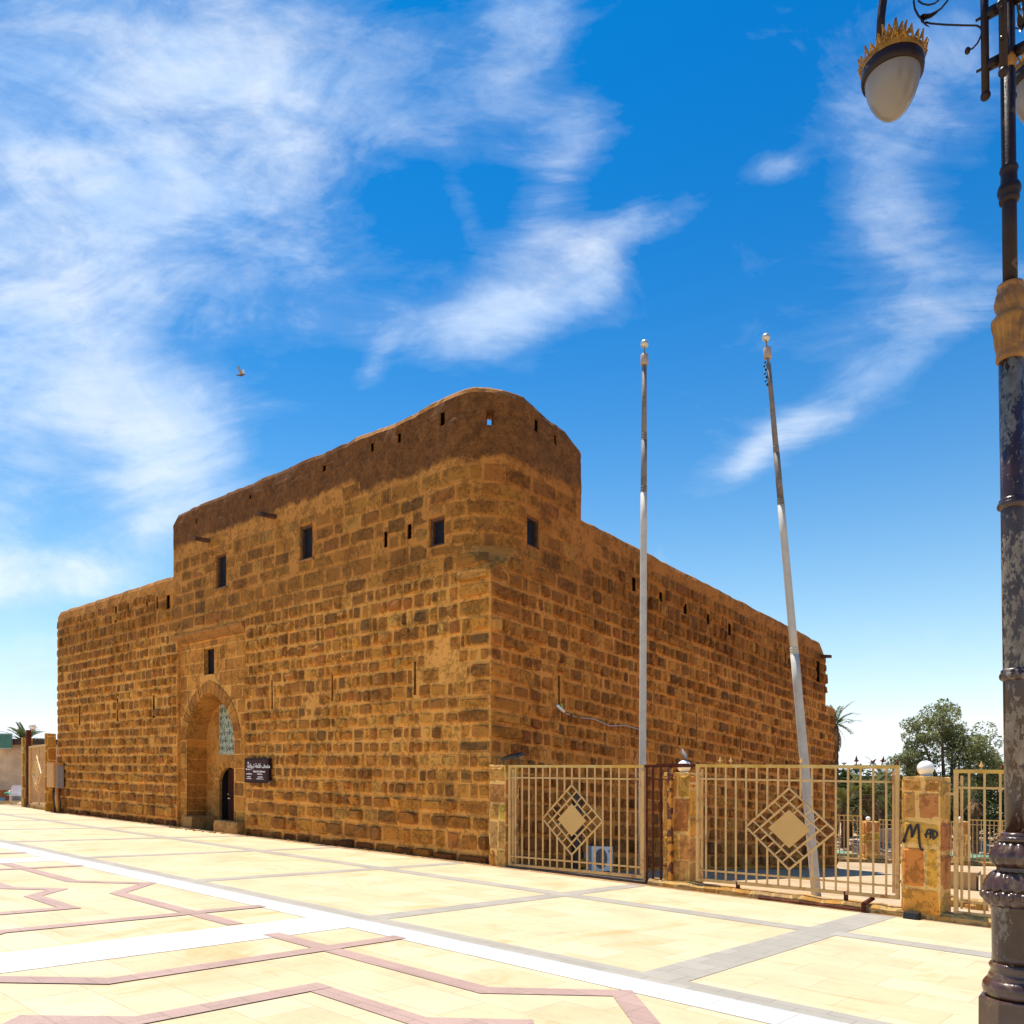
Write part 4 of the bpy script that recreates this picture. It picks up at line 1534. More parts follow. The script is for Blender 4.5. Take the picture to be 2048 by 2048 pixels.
lath('ochre_collar', [(.092, 4.69), (.108, 4.70), (.112, 4.72), (.108, 4.74), (.106, 4.76), (.112, 4.80), (.122, 4.90), (.134, 4.95), (.143, 4.965), (.140, 4.985), (.112, 5.01),
                      (.098, 5.03), (.108, 5.06), (.114, 5.10), (.108, 5.14), (.092, 5.175), (.094, 5.19), (.098, 5.205), (.092, 5.22), (.06, 5.23)], 'ochre', 72, fl_)
lath('upper_shaft', [(.054, 5.22), (.054, 5.78), (.052, 7.95)], 'lampdark', 24)
lath('upper_collar', [(.054, 5.78), (.072, 5.79), (.076, 5.81), (.072, 5.83), (.084, 5.85), (.088, 5.87), (.08, 5.90), (.062, 5.92), (.060, 5.98), (.066, 6.0), (.070, 6.01), (.064, 6.03), (.054, 6.04)], 'lampdark', 24)
lath('finial', [(.052, 7.95), (.09, 7.97), (.09, 8.02), (.05, 8.08), (.08, 8.16), (.05, 8.26), (.01, 8.42)], 'gold', 20)
lath('knuckle', [(.054, 6.70), (.064, 6.72), (.064, 6.76), (.054, 6.79)], 'ochre', 20)


def arm(dx, dy, k):
    D = Vector((dx, dy, 0))
    ax = lambda z: TILT @ Vector((0, 0, z))
    pt = lambda l, z: ax(z) + D * l
    mb = MB()
    ar_ = [(.05, 7.55), (.18, 7.80), (.36, 8.02), (.54, 8.10), (.68, 8.04), (.76, 7.90), (.80, 7.74), (.822, 7.58), (.83, 7.42)]
    mb.tube([pt(l, z) for l, z in ar_], .030, 12)
    mb.build('arm', M['lampdark'], lamp, True)
    mb = MB()
    mb.tube([pt(.135, 6.60), pt(.135, 7.85)], .026, 12); mb.ball(pt(.135, 6.60), .033, 14)
    mb.bar(pt(.04, 6.80), pt(.135, 6.80), .04, .06); mb.bar(pt(.04, 7.16), pt(.135, 7.16), .04, .06)
    mb.tube([pt(.15, 6.80), pt(.19, 6.80)], .010, 6); mb.tube([pt(.15, 7.16), pt(.19, 7.16)], .010, 6)
    mb.build('side_rod', M['lampdark'], lamp, True)

    def sp(u, v):                          # scrollwork, read off the arm that shows
        m = (u - 1024) / F
        l = (3.426 - 5.6 * m) / (.7447 + .6674 * m)
        return pt(l, zof(u, v, 5.6 + .6674 * l))
    mb = MB()
    mb.tube([sp(*q) for q in ((1941, 98), (1950, 94), (1959, 84), (1966, 70), (1968, 60), (1965, 53), (1958, 49), (1930, 48), (1895, 46), (1866, 43), (1856, 40))], .006, 8)
    mb.ball(sp(1939, 99), .019, 12, 1.3)
    mb.build('scroll', M['lampdark'], lamp, True)
    mb = MB()
    mb.tube([sp(*q) for q in ((1852, 38), (1842, 27), (1835, 13), (1833, -2), (1836, -18), (1846, -34), (1862, -44))], .007, 8)
    mb.build('scroll', M['lampdark'], lamp, True)
    mb = MB()
    mb.tube([sp(*q) for q in ((1850, 30), (1872, 24), (1888, 13), (1899, 0), (1908, -16), (1905, -34), (1890, -42), (1876, -34), (1868, -20))], .007, 8)
    mb.build('scroll', M['lampdark'], lamp, True)
    mb = MB()
    mb.tube([sp(*q) for q in ((1842, -3), (1850, 3), (1862, 6), (1875, 3), (1884, -4))], .006, 8)
    mb.build('scroll', M['lampdark'], lamp, True)
    mb = MB()                              # acanthus leaf on the scroll
    spine = [(1864, 50), (1856, 44), (1847, 33), (1853, 29), (1866, 27), (1877, 21), (1887, 14)]
    wd = [.004, .014, .026, .028, .020, .014, .004]
    side_ = D.cross(Vector((0, 0, 1)))
    rows = []
    NL = 40
    for i in range(NL + 1):
        tt = i / NL * 6; a = min(5, int(tt)); f = tt - a
        c = sp(*spine[a]).lerp(sp(*spine[a + 1]), f)
        w = (wd[a] + (wd[a + 1] - wd[a]) * f) * (1.25 if i % 2 else .75)
        dn = Vector((0, 0, -1))
        rows.append([c + dn * w * .9, c + side_ * w, c - dn * w * .6, c - side_ * w])
    mb.grid(rows, close=True)
    mb.build('leaf', M['lampdark'], lamp)
    lc = pt(.83, .06)
    T = Matrix.Translation(lc)
    q_ = .89
    mb = MB()
    mb.lathe([(r * q_, z) for r, z in [(.232, 7.06), (.242, 7.065), (.247, 7.10), (.245, 7.145), (.235, 7.15), (.222, 7.15), (.217, 7.10)]], 40, T)
    mb.build('lantern_rim', M['lampdark'], lamp, True)
    mb = MB()
    pr = [(.001, 6.765), (.05, 6.772), (.096, 6.798), (.142, 6.85), (.180, 6.915), (.206, 6.985), (.219, 7.055), (.221, 7.11)]
    mb.lathe([(r * q_, z) for r, z in pr], 40, T); mb.build('opal_glass', M['opal'], lamp, True)
    mb = MB()
    mb.lathe([(r * q_, z) for r, z in [(.235, 7.145), (.246, 7.15), (.248, 7.19), (.225, 7.20), (.17, 7.24), (.115, 7.275), (.085, 7.31), (.075, 7.34), (.095, 7.345), (.10, 7.36), (.05, 7.38)]], 40, T)
    for r, z, n, h in ((.248 * q_, 7.175, 26, .062), (.10 * q_, 7.345, 14, .062)):
        for i in range(n):
            a = 2 * math.pi * i / n; a2 = math.pi / n
            hh = h * (1.25 if i % 2 == 0 else .8)
            for s_ in (-1, 1):
                mb.bar(lc + Vector((r * math.cos(a + s_ * a2 * .9), r * math.sin(a + s_ * a2 * .9), z)), lc + Vector(((r + .016) * math.cos(a), (r + .016) * math.sin(a), z + hh)), .012, .010)
            mb.bar(lc + Vector((r * math.cos(a), r * math.sin(a), z + hh * .45)), lc + Vector(((r + .012) * math.cos(a), (r + .012) * math.sin(a), z + hh * .75)), .020, .010)
            mb.ball(lc + Vector(((r + .018) * math.cos(a), (r + .018) * math.sin(a), z + hh)), .009, 6)
    mb.build('crown', M['gold'], lamp)


for k, (dx, dy) in enumerate(((E1[0], E1[1]), (E2[0], E2[1]), (-E1[0], -E1[1]), (-E2[0], -E2[1]))):
    arm(dx, dy, k)

# ------------------------------------------------------------------ far yard: fence, bench, rubble, matting
ZY = -1.15
FY = 35.3


def Ff(q, z, o=0.):
    return P(q, FY + .02 * q - o, ZY + z)


def far_x(u): return (u - 1024) / F * (FY + .4)


gf = 'far fence panels with diamond grilles'
kw = dict(fn=Ff, group=gf, far=True, bw=.032)
fence_panel(far_x(1560), far_x(1722), .16, .16, 2.0, 2.0, 'far fence panel left of the far pillar, seen past the fort end', **kw)
fence_panel(far_x(1756), far_x(1911), .16, .16, 1.86, 1.86, 'far fence panel in the middle, behind the graffiti pillar', **kw)
fence_panel(far_x(1937), far_x(2092), .16, .16, 1.98, 1.98, 'far fence panel with dark palm trunk behind it, right of the far concrete bench', **kw)
pillar(far_x(1726), far_x(1752), 1.78, -.3, .25, 'far stone pillar with a small globe seen through the middle fence panel', Ff, -.2)
pillar(far_x(1913), far_x(1934), 1.90, -.3, .25, 'far stone pillar behind the concrete bench by the street lamp', Ff, -.2)
globe(Ff(far_x(1739) - .1, 1.78), .10, 'small far globe lamp seen through the middle fence panel')
globe(Ff(far_x(1920), 1.90), .10, 'small far globe lamp near the right fence panel')
mb = MB()
rows = []
for k in range(50):
    q = far_x(1540) + 16 * k / 49
    n = .05 * nz(q * 2, 1.)
    rows.append([Ff(q, -.3, .42 + n), Ff(q, .12 + n, .40 + n), Ff(q, .16 + n, .2), Ff(q, .15, -.3), Ff(q, -.3, -.3)])
mb.grid(rows)
tag(mb.build('kerb', M['kerb']), kind='structure')

mb = MB()
rr = random.Random(23)
for i in range(420):
    p_ = rr.uniform(-.2, 24.6); b_ = -abs(rr.gauss(0, .14)) - .02
    if 10.2 < p_ < 13.8: b_ -= .35
    w_ = rr.uniform(.008, .035)
    mb.box(-w_, w_, -w_ * .7, w_ * .7, -.01, w_ * rr.uniform(.5, 1.1), Matrix.Translation(G(p_, b_, .002)) @ Matrix.Rotation(rr.uniform(0, 3), 4, 'Z'))
tag(mb.build('wall_foot_grit', M['kerb']), 'small stone chips and grit lying along the foot of the front wall', 'grit', kind='stuff')
# concrete bench
bc_ = at(1928, 1760, 24.0)
bx = (1930 - 1024) / F * 22.5; by = 22.5
b_ = (bx - A[0]) * E2[0] + (by - A[1]) * E2[1]
zb_ = -drop(0, b_)
bench = empty('concrete_bench', P(bx, by, zb_), 'sandy concrete block bench in the yard beyond the graffiti pillar', 'bench')
Rm = Matrix.Translation(P(bx, by, zb_)) @ Matrix.Rotation(math.atan2(QD[1], QD[0]) + R(6), 4, 'Z')
conc = mottled('sand concrete', (.42, .28, .14), .9, .15, 4)
mb = MB(); mb.box(-.75, .30, -.28, .28, -.05, .42, Rm); mb.build('base', conc, bench)
mb = MB(); mb.box(-.80, .35, -.33, .33, .42, .52, Rm); mb.build('seat', conc, bench)
mb = MB(); mb.box(.40, .62, -.3, .3, -.05, .48, Rm); mb.build('end_block', conc, bench)
mb = MB()
rr = random.Random(11)
cx_, cy_ = (1960 - 1024) / F * 16.5, 16.5
for i in range(9):
    x, y = cx_ + rr.uniform(-.9, .9), cy_ + rr.uniform(-.8, .8)
    b_ = (x - A[0]) * E2[0] + (y - A[1]) * E2[1]
    M0 = Matrix.Translation(P(x, y, -drop(0, b_) + .03)) @ Matrix.Rotation(rr.uniform(0, 3), 4, 'Z')
    w = rr.uniform(.1, .3)
    mb.box(-w, w, -w * .6, w * .6, -.06, rr.uniform(.04, .16), M0)
tag(mb.build('loose_stones', M['kerb']), 'low heap of loose stones in the yard left of the street lamp', 'stones', kind='stuff')
mb = MB()
for i in range(900):
    x = rr.uniform(13, 25); y = rr.uniform(36.2, 44)
    M0 = Matrix.Translation(P(x, y, ZY + rr.uniform(0, .1) + .05 * (y - 36))) @ Matrix.Rotation(rr.uniform(0, 3), 4, 'Z') @ Matrix.Rotation(rr.uniform(-.5, .5), 4, 'X')
    w = rr.uniform(.06, .28)
    mb.box(-w, w, -w * .7, w * .7, -w * .4, w * .4, M0)
tag(mb.build('rubble', M['rubble']), 'bank of pale rubble behind the far fence', 'rubble', kind='stuff')
mb = MB()
rows = [[P(x, y, ZY + .05 * (max(y, 36) - 36) - .02) for x in (8, 14, 20, 27, 34)] for y in (35.6, 37, 40, 44, 50, 60)]
mb.grid(rows); tag(mb.build('bank', M['dirt']), kind='structure')
for (x0, x1, y0, y1, lab) in ((14.0, 15.4, 36.2, 37.6, 'green matting on the ground by the fort end'), (20.0, 22.4, 36.4, 38.2, 'green matting behind the far right fence')):
    mb = MB()
    rows = [[P(x0 + (x1 - x0) * i / 10, y0 + (y1 - y0) * j / 6, ZY + .28 + .05 * (y0 - 36) + .07 * nz(i * .6, j * .6, x0)) for i in range(11)] for j in range(7)]
    rows.insert(0, [p + Vector((0, -.02, -.28)) for p in rows[0]])
    mb.grid(rows)
    tag(mb.build('green_mat', M['turf'], loc=P(x0, y0, ZY + .1)), lab, 'mat')
# low wall and far house glimpsed below the trees
mb = MB(); mb.box(18.6, 20.6, 43.0, 43.4, ZY - .3 - .6, ZY + 1.15 - .6)
tag(mb.build('low_wall', M['wallr'], loc=(19.6, 43.2, ZY - .9)), 'low pale wall behind the far fence under the trees', 'wall')
hs = empty('house', P(22, 74, ZY), 'tan house glimpsed far behind the trees', 'house')
mb = MB(); mb.box(12, 36, 72, 80, ZY - 3, 2.3); mb.build('wall', M['wallr'], hs)
mb = MB(); mb.box(11.8, 36.2, 71.7, 80.2, 2.3, 2.6); mb.build('roof', M['roofdark'], hs)
for x in (15, 19, 23, 27, 31):
    mb = MB(); mb.box(x, x + 1.1, 71.93, 72.02, -.6, .8); mb.build('window', M['glass'], hs)

# ------------------------------------------------------------------ trees


def leaves(mb, c, rad, n, size, rr, long=1.6, shell=.55, droop=.0):
    for _ in range(n):
        while True:
            d = Vector((rr.uniform(-1, 1), rr.uniform(-1, 1), rr.uniform(-1, 1)))
            if .05 < d.length < 1: break
        k = d.length
        d.normalize()
        d *= (shell + (1 - shell) * k) if rr.random() < .75 else k
        p = c + Vector((d.x * rad[0], d.y * rad[1], d.z * rad[2]))
        a = Vector((rr.gauss(0, 1), rr.gauss(0, 1), rr.gauss(0, .7) - droop)).normalized()
        b = a.cross(Vector((rr.gauss(0, 1), rr.gauss(0, 1), rr.gauss(0, 1)))).normalized()
        s = size * rr.uniform(.6, 1.3)
        mb.f.append([mb.pt(p - a * s * long), mb.pt(p + b * s * .5), mb.pt(p + a * s * long), mb.pt(p - b * s * .5)])


def tree(base, h, w, label, lobes, nleaf, size, mat, seed, group='trees behind the far fence', trunk=.16, clump=.42, droop=.3):
    rr = random.Random(seed)
    o = empty('tree', base, label, 'tree', group)
    base = Vector(base)
    mb = MB()
    fork = base + Vector((rr.uniform(-.15, .15), 0, h * .34))
    mb.tube([base + Vector((0, 0, -.3)), base.lerp(fork, .5) + Vector((.06, .03, 0)), fork], [trunk * 1.3, trunk, trunk * .8], 8)
    cl = MB()
    tips = []
    for (fx, fz, fr) in lobes:
        t = base + Vector((fx * w, rr.uniform(-.3, .3) * w, fz * h))
        mid = fork.lerp(t, .5) + Vector((rr.uniform(-.2, .2), rr.uniform(-.2, .2), .15))
        mb.tube([fork, mid, t], [trunk * .6, trunk * .35, trunk * .1], 6)
        tips.append((t, fr))
    for t, fr in tips:
        rad = fr * w
        sub = 12
        for _ in range(sub):
            d = Vector((rr.gauss(0, 1), rr.gauss(0, 1), rr.gauss(0, .8))).normalized() * rr.uniform(.45, 1.02)
            c = t + Vector((d.x * rad, d.y * rad, d.z * rad * .85))
            mb.tube([t, t.lerp(c, .6) + Vector((0, 0, .06)), c], [trunk * .12, trunk * .08, .006], 4)
            q = rad * clump * rr.uniform(.7, 1.25)
            leaves(cl, c, (q, q, q * .8), int(nleaf / (len(lobes) * sub)), size, rr, droop=droop)
    mb.build('trunk', M['bark'], o)
    cl.build('crown', M[mat], o)
    return o


TY = 43.0
tb = P((1893 - 1024) / F * TY, TY, ZY)
tree(tb, 8.35, 3.0, 'large grey green tree rising above the graffiti pillar and fence',
     [(-.05, .86, .38), (-.42, .75, .34), (.45, .74, .40), (.80, .64, .34), (-.72, .56, .30), (.15, .66, .45), (-.30, .52, .42), (.55, .50, .45), (.0, .40, .36), (-.85, .42, .25), (.95, .50, .3), (-.95, .34, .22)],
     30000, .060, 'leaf', 3, trunk=.2, clump=.48, droop=.6)
TT = [(1700, 47, 5.2, 1.9, 'dark bushy tree just right of the fort end, behind the first far palm', 11), (1770, 50, 5.0, 2.2, 'dark bushy tree behind the far pillar with the globe', 12),
      (1838, 48, 4.6, 2.3, 'dark bushy tree directly behind the graffiti pillar', 13), (1905, 51, 4.8, 2.5, 'dark bushy tree under the large tree', 14),
      (1968, 47, 5.2, 2.4, 'dark bushy tree behind the dead palm stump', 15), (2040, 48, 5.4, 2.6, 'dark bushy tree half hidden by the street lamp', 16)]
for u, y, h, w, lab, sd in TT:
    tree(P((u - 1024) / F * y, y, ZY), h, w, lab, [(-.5, .62, .5), (.5, .6, .52), (0, .78, .48), (-.2, .36, .5), (.45, .32, .5), (-.75, .32, .4)], 5200, .085, 'leafd', sd, trunk=.12)


def palm(base, h, fl, label, n=26, seed=1, lean=(0, 0), mat='palm', skirt=12, name='palm_tree', wid=.045):
    rr = random.Random(seed)
    o = empty(name, base, label, 'palm tree', 'date palms')
    base = Vector(base); top = base + Vector((lean[0], lean[1], h))
    mb = MB()
    k = max(6, int(h / .18))
    pts = [base.lerp(top, i / k) for i in range(k + 1)]
    mb.tube(pts, [.17 + (.025 if i % 2 else 0.) for i in range(k + 1)], 10)
    mb.build('trunk', M['bark'], o)

    def frond(m, az, el, ln, sag):
        D = Vector((math.cos(az), math.sin(az), 0))
        pts = []
        p = top.copy(); e = el
        N = 12
        for i in range(N + 1):
            pts.append(p.copy())
            p = p + (D * math.cos(e) + Vector((0, 0, math.sin(e)))) * (ln / N)
            e -= sag / N
        m.tube(pts, [.022 * (1 - i / N) + .004 for i in range(N + 1)], 4)
        S = D.cross(Vector((0, 0, 1)))
        for i in range(2, N + 1):
            for sub in (0., .5):
                if i == N and sub: continue
                c = pts[i] if not sub else pts[i].lerp(pts[min(i + 1, N)], .5)
                T = (pts[i] - pts[i - 1]).normalized()
                l = ln * .20 * (1 - .55 * abs(i / N - .45))
                for sg in (-1, 1):
                    d = (S * sg * .75 + T * .75 + Vector((0, 0, .12 - rr.uniform(0, .25)))).normalized()
                    t = c + d * l
                    wv = T * wid * .5
                    m.f.append([m.pt(c - wv), m.pt(c.lerp(t, .4) - wv), m.pt(t), m.pt(c.lerp(t, .4) + wv)])
    fr = MB()
    for i in range(n):
        frond(fr, i * 2.399 + rr.uniform(-.2, .2), R(rr.uniform(-5, 82)), fl * rr.uniform(.8, 1.1), R(rr.uniform(35, 75)))
    fr.build('fronds', M[mat], o)
    if skirt:
        sk = MB()
        for i in range(skirt):
            frond(sk, i * 2.399 + rr.uniform(-.3, .3), R(rr.uniform(-75, -35)), fl * rr.uniform(.6, .95), R(rr.uniform(20, 45)))
        sk.build('dead_fronds', M['thatch'], o)
    return o


def pal(u, v, y, fl, label, **kw):
    x = (u - 1024) / F * y
    palm(P(x, y, ZY), zof(u, v, y) - ZY, fl, label, **kw)


pal(1670, 1452, 44, 1.5, 'slim palm with drooping dry fronds at the far end of the side wall', n=20, seed=5, skirt=12, wid=.07)
pal(1735, 1590, 41, 1.7, 'short bushy palm with brown skirt behind the far pillar', n=26, seed=6, mat='palmo', skirt=22, wid=.06)
pal(1690, 1610, 40, 1.5, 'low olive palm beside the end of the fort', n=24, seed=7, mat='palmo', skirt=12, wid=.06)
pal(1765, 1560, 45, 1.5, 'small palm right of the bushy palm, below the fence top', n=22, seed=8, skirt=8, wid=.06)
pal(50, 1487, 56, 1.7, 'green palm top showing above the left building roof', n=26, seed=9, skirt=0, wid=.12)
# dead palm: a stump with a hanging cap of dry leaves
dy = 39.
dx = (1950 - 1024) / F * dy
palm(P(dx, dy, ZY), zof(1950, 1598, dy) - ZY, .9, 'dead palm with a hanging cap of brown fronds behind the far right fence', n=2, seed=4, mat='palmo', skirt=46, wid=.08)

# ------------------------------------------------------------------ left end: gate, building, clutter
GY0 = Vector((-19.3, 34.0)); GY1 = Vector((-22.85, 38.2))


def Lg(t, z, o=0.):
    p = GY0.lerp(GY1, t)
    return P(p.x - E2[0] * o, p.y - E2[1] * o, z)


mb = MB()
lp_ = [(-.44, 0), (-.02, 0)]


def gatepil(t0, t1, h, label, mat='pillar'):
    mb = MB()
    rows = []
    for k in range(9):
        z = -.1 + (h + .1) * k / 8
        rows.append([Lg(t0, z, .2 + .02 * nz(k, 1)), Lg(t1, z, .2 + .02 * nz(k, 2)), Lg(t1, z, -.2), Lg(t0, z, -.2)])
    mb.grid(rows, close=True); mb.f.append(list(range(len(mb.v) - 4, len(mb.v))))
    return tag(mb.build('gate_pillar', M[mat], loc=Lg((t0 + t1) / 2, 0)), label, 'pillar', 'pillars of the left gate')


gatepil(.0, .035, 3.25, 'tall stone gate pillar butted against the left end of the fort')
gatepil(.92, 1.0, 3.2, 'stone gate pillar left of the closed metal gate')
gt = empty('metal_gate', Lg(.5, 0), 'tan metal gate with diamond ornament left of the fort', 'gate')
mb = MB()
for t in (.045, .45, .84): mb.bar(Lg(t, .15), Lg(t, 2.8), .06)
mb.bar(Lg(.045, .15), Lg(.84, .15), .07); mb.bar(Lg(.045, 2.8), Lg(.84, 2.75), .07)
mb.build('frame', M['fence'], gt)
for k in range(1, 20):
    t = .045 + .795 * k / 20
    mb = MB(); mb.bar(Lg(t, .15), Lg(t, 2.78), .018); mb.build('bar', M['fence'], gt)
mb = MB()
for sc in (1., .7):
    rg_ = [(.5, 1.55 + .78 * sc), (.5 + .17 * sc, 1.55), (.5, 1.55 - .78 * sc), (.5 - .17 * sc, 1.55)]
    for k in range(4): mb.bar(Lg(rg_[k][0], rg_[k][1], .04), Lg(rg_[(k + 1) % 4][0], rg_[(k + 1) % 4][1], .04), .05)
for k in range(4):
    a, b = [(0, 1), (1, 0), (0, -1), (-1, 0)][k], [(0, 1), (1, 0), (0, -1), (-1, 0)][(k + 1) % 4]
    for i in range(1, 5):
        f = i / 5; x, y = a[0] + (b[0] - a[0]) * f, a[1] + (b[1] - a[1]) * f
        mb.bar(Lg(.5 + .17 * x, 1.55 + .78 * y, .04), Lg(.5 + .12 * x, 1.55 + .55 * y, .04), .04)
mb.build('diamond_grille', M['fence'], gt)
mb = MB(); q = [(.5, 1.98), (.59, 1.55), (.5, 1.12), (.41, 1.55)]
mb.hexa([Lg(*a, .05) for a in q], [Lg(*a, .03) for a in q]); mb.build('diamond_plate', M['plate'], gt)
mb = MB(); mb.bar(Lg(.885, 0), Lg(.885, 3.55), .17); mb.build('post', M['rust'], gt)
mb = MB(); mb.bar(Lg(0, .03), Lg(1, .03), .14); mb.build('threshold', M['kerb'], gt)
globe(Lg(.885, 3.55) + Vector((.12, .1, .0)), .16, 'white globe lamp on the rusty gate post at far left')

bd = empty('building', P(-27, 47, 0), 'low rendered building with dark roof edge behind the left gate', 'building')
mb = MB(); mb.box(-36, -16, 45, 53, -.5 + K * 27, 3.1 + K * 27); mb.build('wall', M['wallr'], bd)
mb = MB()
z0, z1 = zof(25, 1471, 44.8) + K * 27.5, zof(103, 1479, 44.8) + K * 25.4
mb.hexa([Vector((-36, 44.7, 3.1 + K * 27)), Vector((-16, 44.7, 3.1 + K * 27)), Vector((-16, 53.2, 3.1 + K * 27)), Vector((-36, 53.2, 3.1 + K * 27))],
        [Vector((-36, 44.7, 4.45)), Vector((-16, 44.7, 3.1 + K * 27 + .1)), Vector((-16, 53.2, 3.1 + K * 27 + .1)), Vector((-36, 53.2, 4.45))])
mb.build('roof', M['roofdark'], bd)
sg = empty('green_sign', at(5, 1482, 44.5), 'green panelled shop sign with grey border on the left building', 'sign')
def px_box(mb, u0, v0, u1, v1, y, d):
    a, b = at(u0, v0, y), at(u1, v1, y)
    mb.box(a.x, b.x, y - d, y, b.z, a.z)
mb = MB(); px_box(mb, -45, 1467, 25, 1498, 44.68, .14); mb.build('border', M['alu'], sg)
for k in range(6):
    mb = MB(); px_box(mb, -44 + k * 11.2 + .2, 1469, -44 + (k + 1) * 11.2 - .2, 1496, 44.53, .03); mb.build('panel', M['green'], sg)

# plastic chair, seen from behind, and odds and ends beside it
cy = 40.5
cb = P((33 - 1024) / F * cy, cy, 0)
ch = empty('plastic_chair', cb, 'white plastic chair beside the left gate pillar', 'chair')
Cm = Matrix.Translation(cb) @ Matrix.Rotation(R(24), 4, 'Z')
mb = MB(); rows = []
for j in range(9):
    f = j / 8
    z = .42 + .50 * f; w = .26 - .05 * f * f
    rows.append([Cm @ Vector((w * math.cos(R(a)) * 1.05, .20 + .10 * f - .10 * abs(math.cos(R(a))) , z)) for a in range(0, 181, 15)])
mb.grid(rows); rows2 = [[p + Cm.to_3x3() @ Vector((0, .025, 0)) for p in r] for r in rows]
mb.grid(rows2); mb.grid([rows[-1], rows2[-1]]); mb.build('backrest', M['plastic'], ch, True)
mb = MB(); mb.box(-.26, .26, -.26, .22, .39, .43, Cm); mb.box(-.27, -.22, -.24, .2, .30, .40, Cm); mb.box(.22, .27, -.24, .2, .30, .40, Cm); mb.build('seat', M['plastic'], ch)
for sx in (-1, 1):
    for yy, sp in ((-.22, -.05), (.18, .06)):
        mb = MB(); mb.bar(Cm @ Vector((sx * .23, yy, .40)), Cm @ Vector((sx * .27, yy + sp, .0)), .045); mb.build('leg', M['plastic'], ch)
    mb = MB(); mb.tube([Cm @ Vector((sx * .26, .22, .66)), Cm @ Vector((sx * .30, -.05, .64)), Cm @ Vector((sx * .29, -.22, .58)), Cm @ Vector((sx * .26, -.22, .40))], .022, 6); mb.build('armrest', M['plastic'], ch, True)


def clutter(name, u, v0, v1, y, w, mat, label, cat, taper=1.0, rim=True):
    z0, z1 = zof(u, v1, y), zof(u, v0, y)
    z0 = max(0., z0)
    c = P((u - 1024) / F * y, y, 0)
    mb = MB(); h = z1 - z0
    mb.lathe([(w * .5 * taper, z0), (w * .5, z0 + h * .9), (w * .54, z0 + h * .9), (w * .54, z0 + h), (w * .47, z0 + h), (w * .44, z0 + h * .8)], 20, Matrix.Translation(c))
    return tag(mb.build(name, M[mat], loc=c + Vector((0, 0, z0))), label, cat)


clutter('tub', 2, 1580, 1612, 41.2, .52, 'orange', 'orange brown tub at the left edge beside the plastic chair', 'tub', .85)
clutter('basket', 14, 1592, 1612, 40.8, .42, 'brownbox', 'dark brown basket just left of the plastic chair', 'basket', .8)
mb = MB(); c = P((17 - 1024) / F * 40.8, 40.8, 0)
for k in range(5): mb.ball(c + Vector((-.12 + .06 * k, 0, .50 + .02 * (k % 2))), .085, 8, .6)
tag(mb.build('cloth', M['mint'], loc=c + Vector((0, 0, .45))), 'bright green cloth lying on the dark brown basket', 'cloth')
clutter('bowl', 0, 1596, 1610, 40.0, .40, 'blue', 'light blue plastic bowl on the ground at the left edge', 'bowl', .7)
mb = MB()
c = P((8 - 1024) / F * 39.6, 39.6, 0)
for k in range(3):
    Mt = Matrix.Translation(c + Vector((.06 * k, .05 * k, .03 + .05 * k))) @ Matrix.Rotation(R(8 + 9 * k), 4, 'Z')
    mb.box(-.55, .55, -.10, .10, -.022, .022, Mt)
tag(mb.build('planks', M['plank'], loc=c), 'pale planks lying on the paving in front of the basket', 'planks')

# ------------------------------------------------------------------ birds
def bird(c, s, heading, label, flying=True):
    o = empty('bird', c, label, 'bird')
    Bm = Matrix.Translation(c) @ Matrix.Rotation(heading, 4, 'Z') @ Matrix.Scale(s, 4)
    mb = MB()
    if flying:
        mb.tube([Bm @ Vector(p) for p in ((-.26, 0, .02), (-.16, 0, .0), (-.05, 0, -.01), (.06, 0, 0), (.12, 0, .02), (.16, 0, .025), (.20, 0, .015))], [.03 * s, .035 * s, .055 * s, .055 * s, .035 * s, .033 * s, .005 * s], 10)
    else:
        mb.tube([Bm @ Vector(p) for p in ((-.15, 0, .03), (-.09, 0, .09), (-.02, 0, .16), (.04, 0, .22), (.06, 0, .27), (.075, 0, .30), (.11, 0, .295))], [.015 * s, .035 * s, .062 * s, .055 * s, .033 * s, .034 * s, .004 * s], 10)
    mb.build('body', M['featherdark' if flying else 'feather'], o, True)
    if flying:
        for sg in (-1, 1):
            mb = MB()
            rows = []
            for i in range(7):
                f = i / 6
                y = sg * (.03 + .26 * f); z = .42 * f if sg > 0 else .30 * f
                x = .06 - .10 * f
                ch_ = .13 * (1 - .75 * f * f)
                rows.append([Bm @ Vector((x + ch_ * .5, y, z)), Bm @ Vector((x, y, z + .012)), Bm @ Vector((x - ch_ * .8, y, z - .01))])
            mb.grid(rows); mb.grid([[p - Vector((0, 0, .006)) for p in r] for r in rows]); mb.build('wing', M['feather'], o)
    else:
        mb = MB()
        for sy in (-.02, .02): mb.bar(Bm @ Vector((-.01, sy, .0)), Bm @ Vector((-.01, sy, .11)), .010 * s)
        mb.build('legs', M['orange'], o)


bird(at(483, 750, 38), .95, R(-8), 'small grey bird flying over the front wall')
gl = Fn((qof(1319) + qof(1370)) / 2 + .06, 1.97, -.30)
bird(gl + Vector((0, 0, .115 * 1.88 + .015)), .62, R(115), 'pale pigeon perched on the globe lamp behind the rusty rail', False)

# ------------------------------------------------------------------ sun and sky
S = Vector((E1[0] * 2.6 + E2[0] * .14, E1[1] * 2.6 + E2[1] * .14, 8.5)).normalized()
sun = bpy.data.lights.new('sun', 'SUN'); sun.energy = 4.8; sun.angle = R(.5); sun.color = (1., .95, .86)
so = bpy.data.objects.new('sun', sun); so.location = (0, 0, 40)
so.rotation_euler = (-S).to_track_quat('-Z', 'Y').to_euler()
col.objects.link(so)

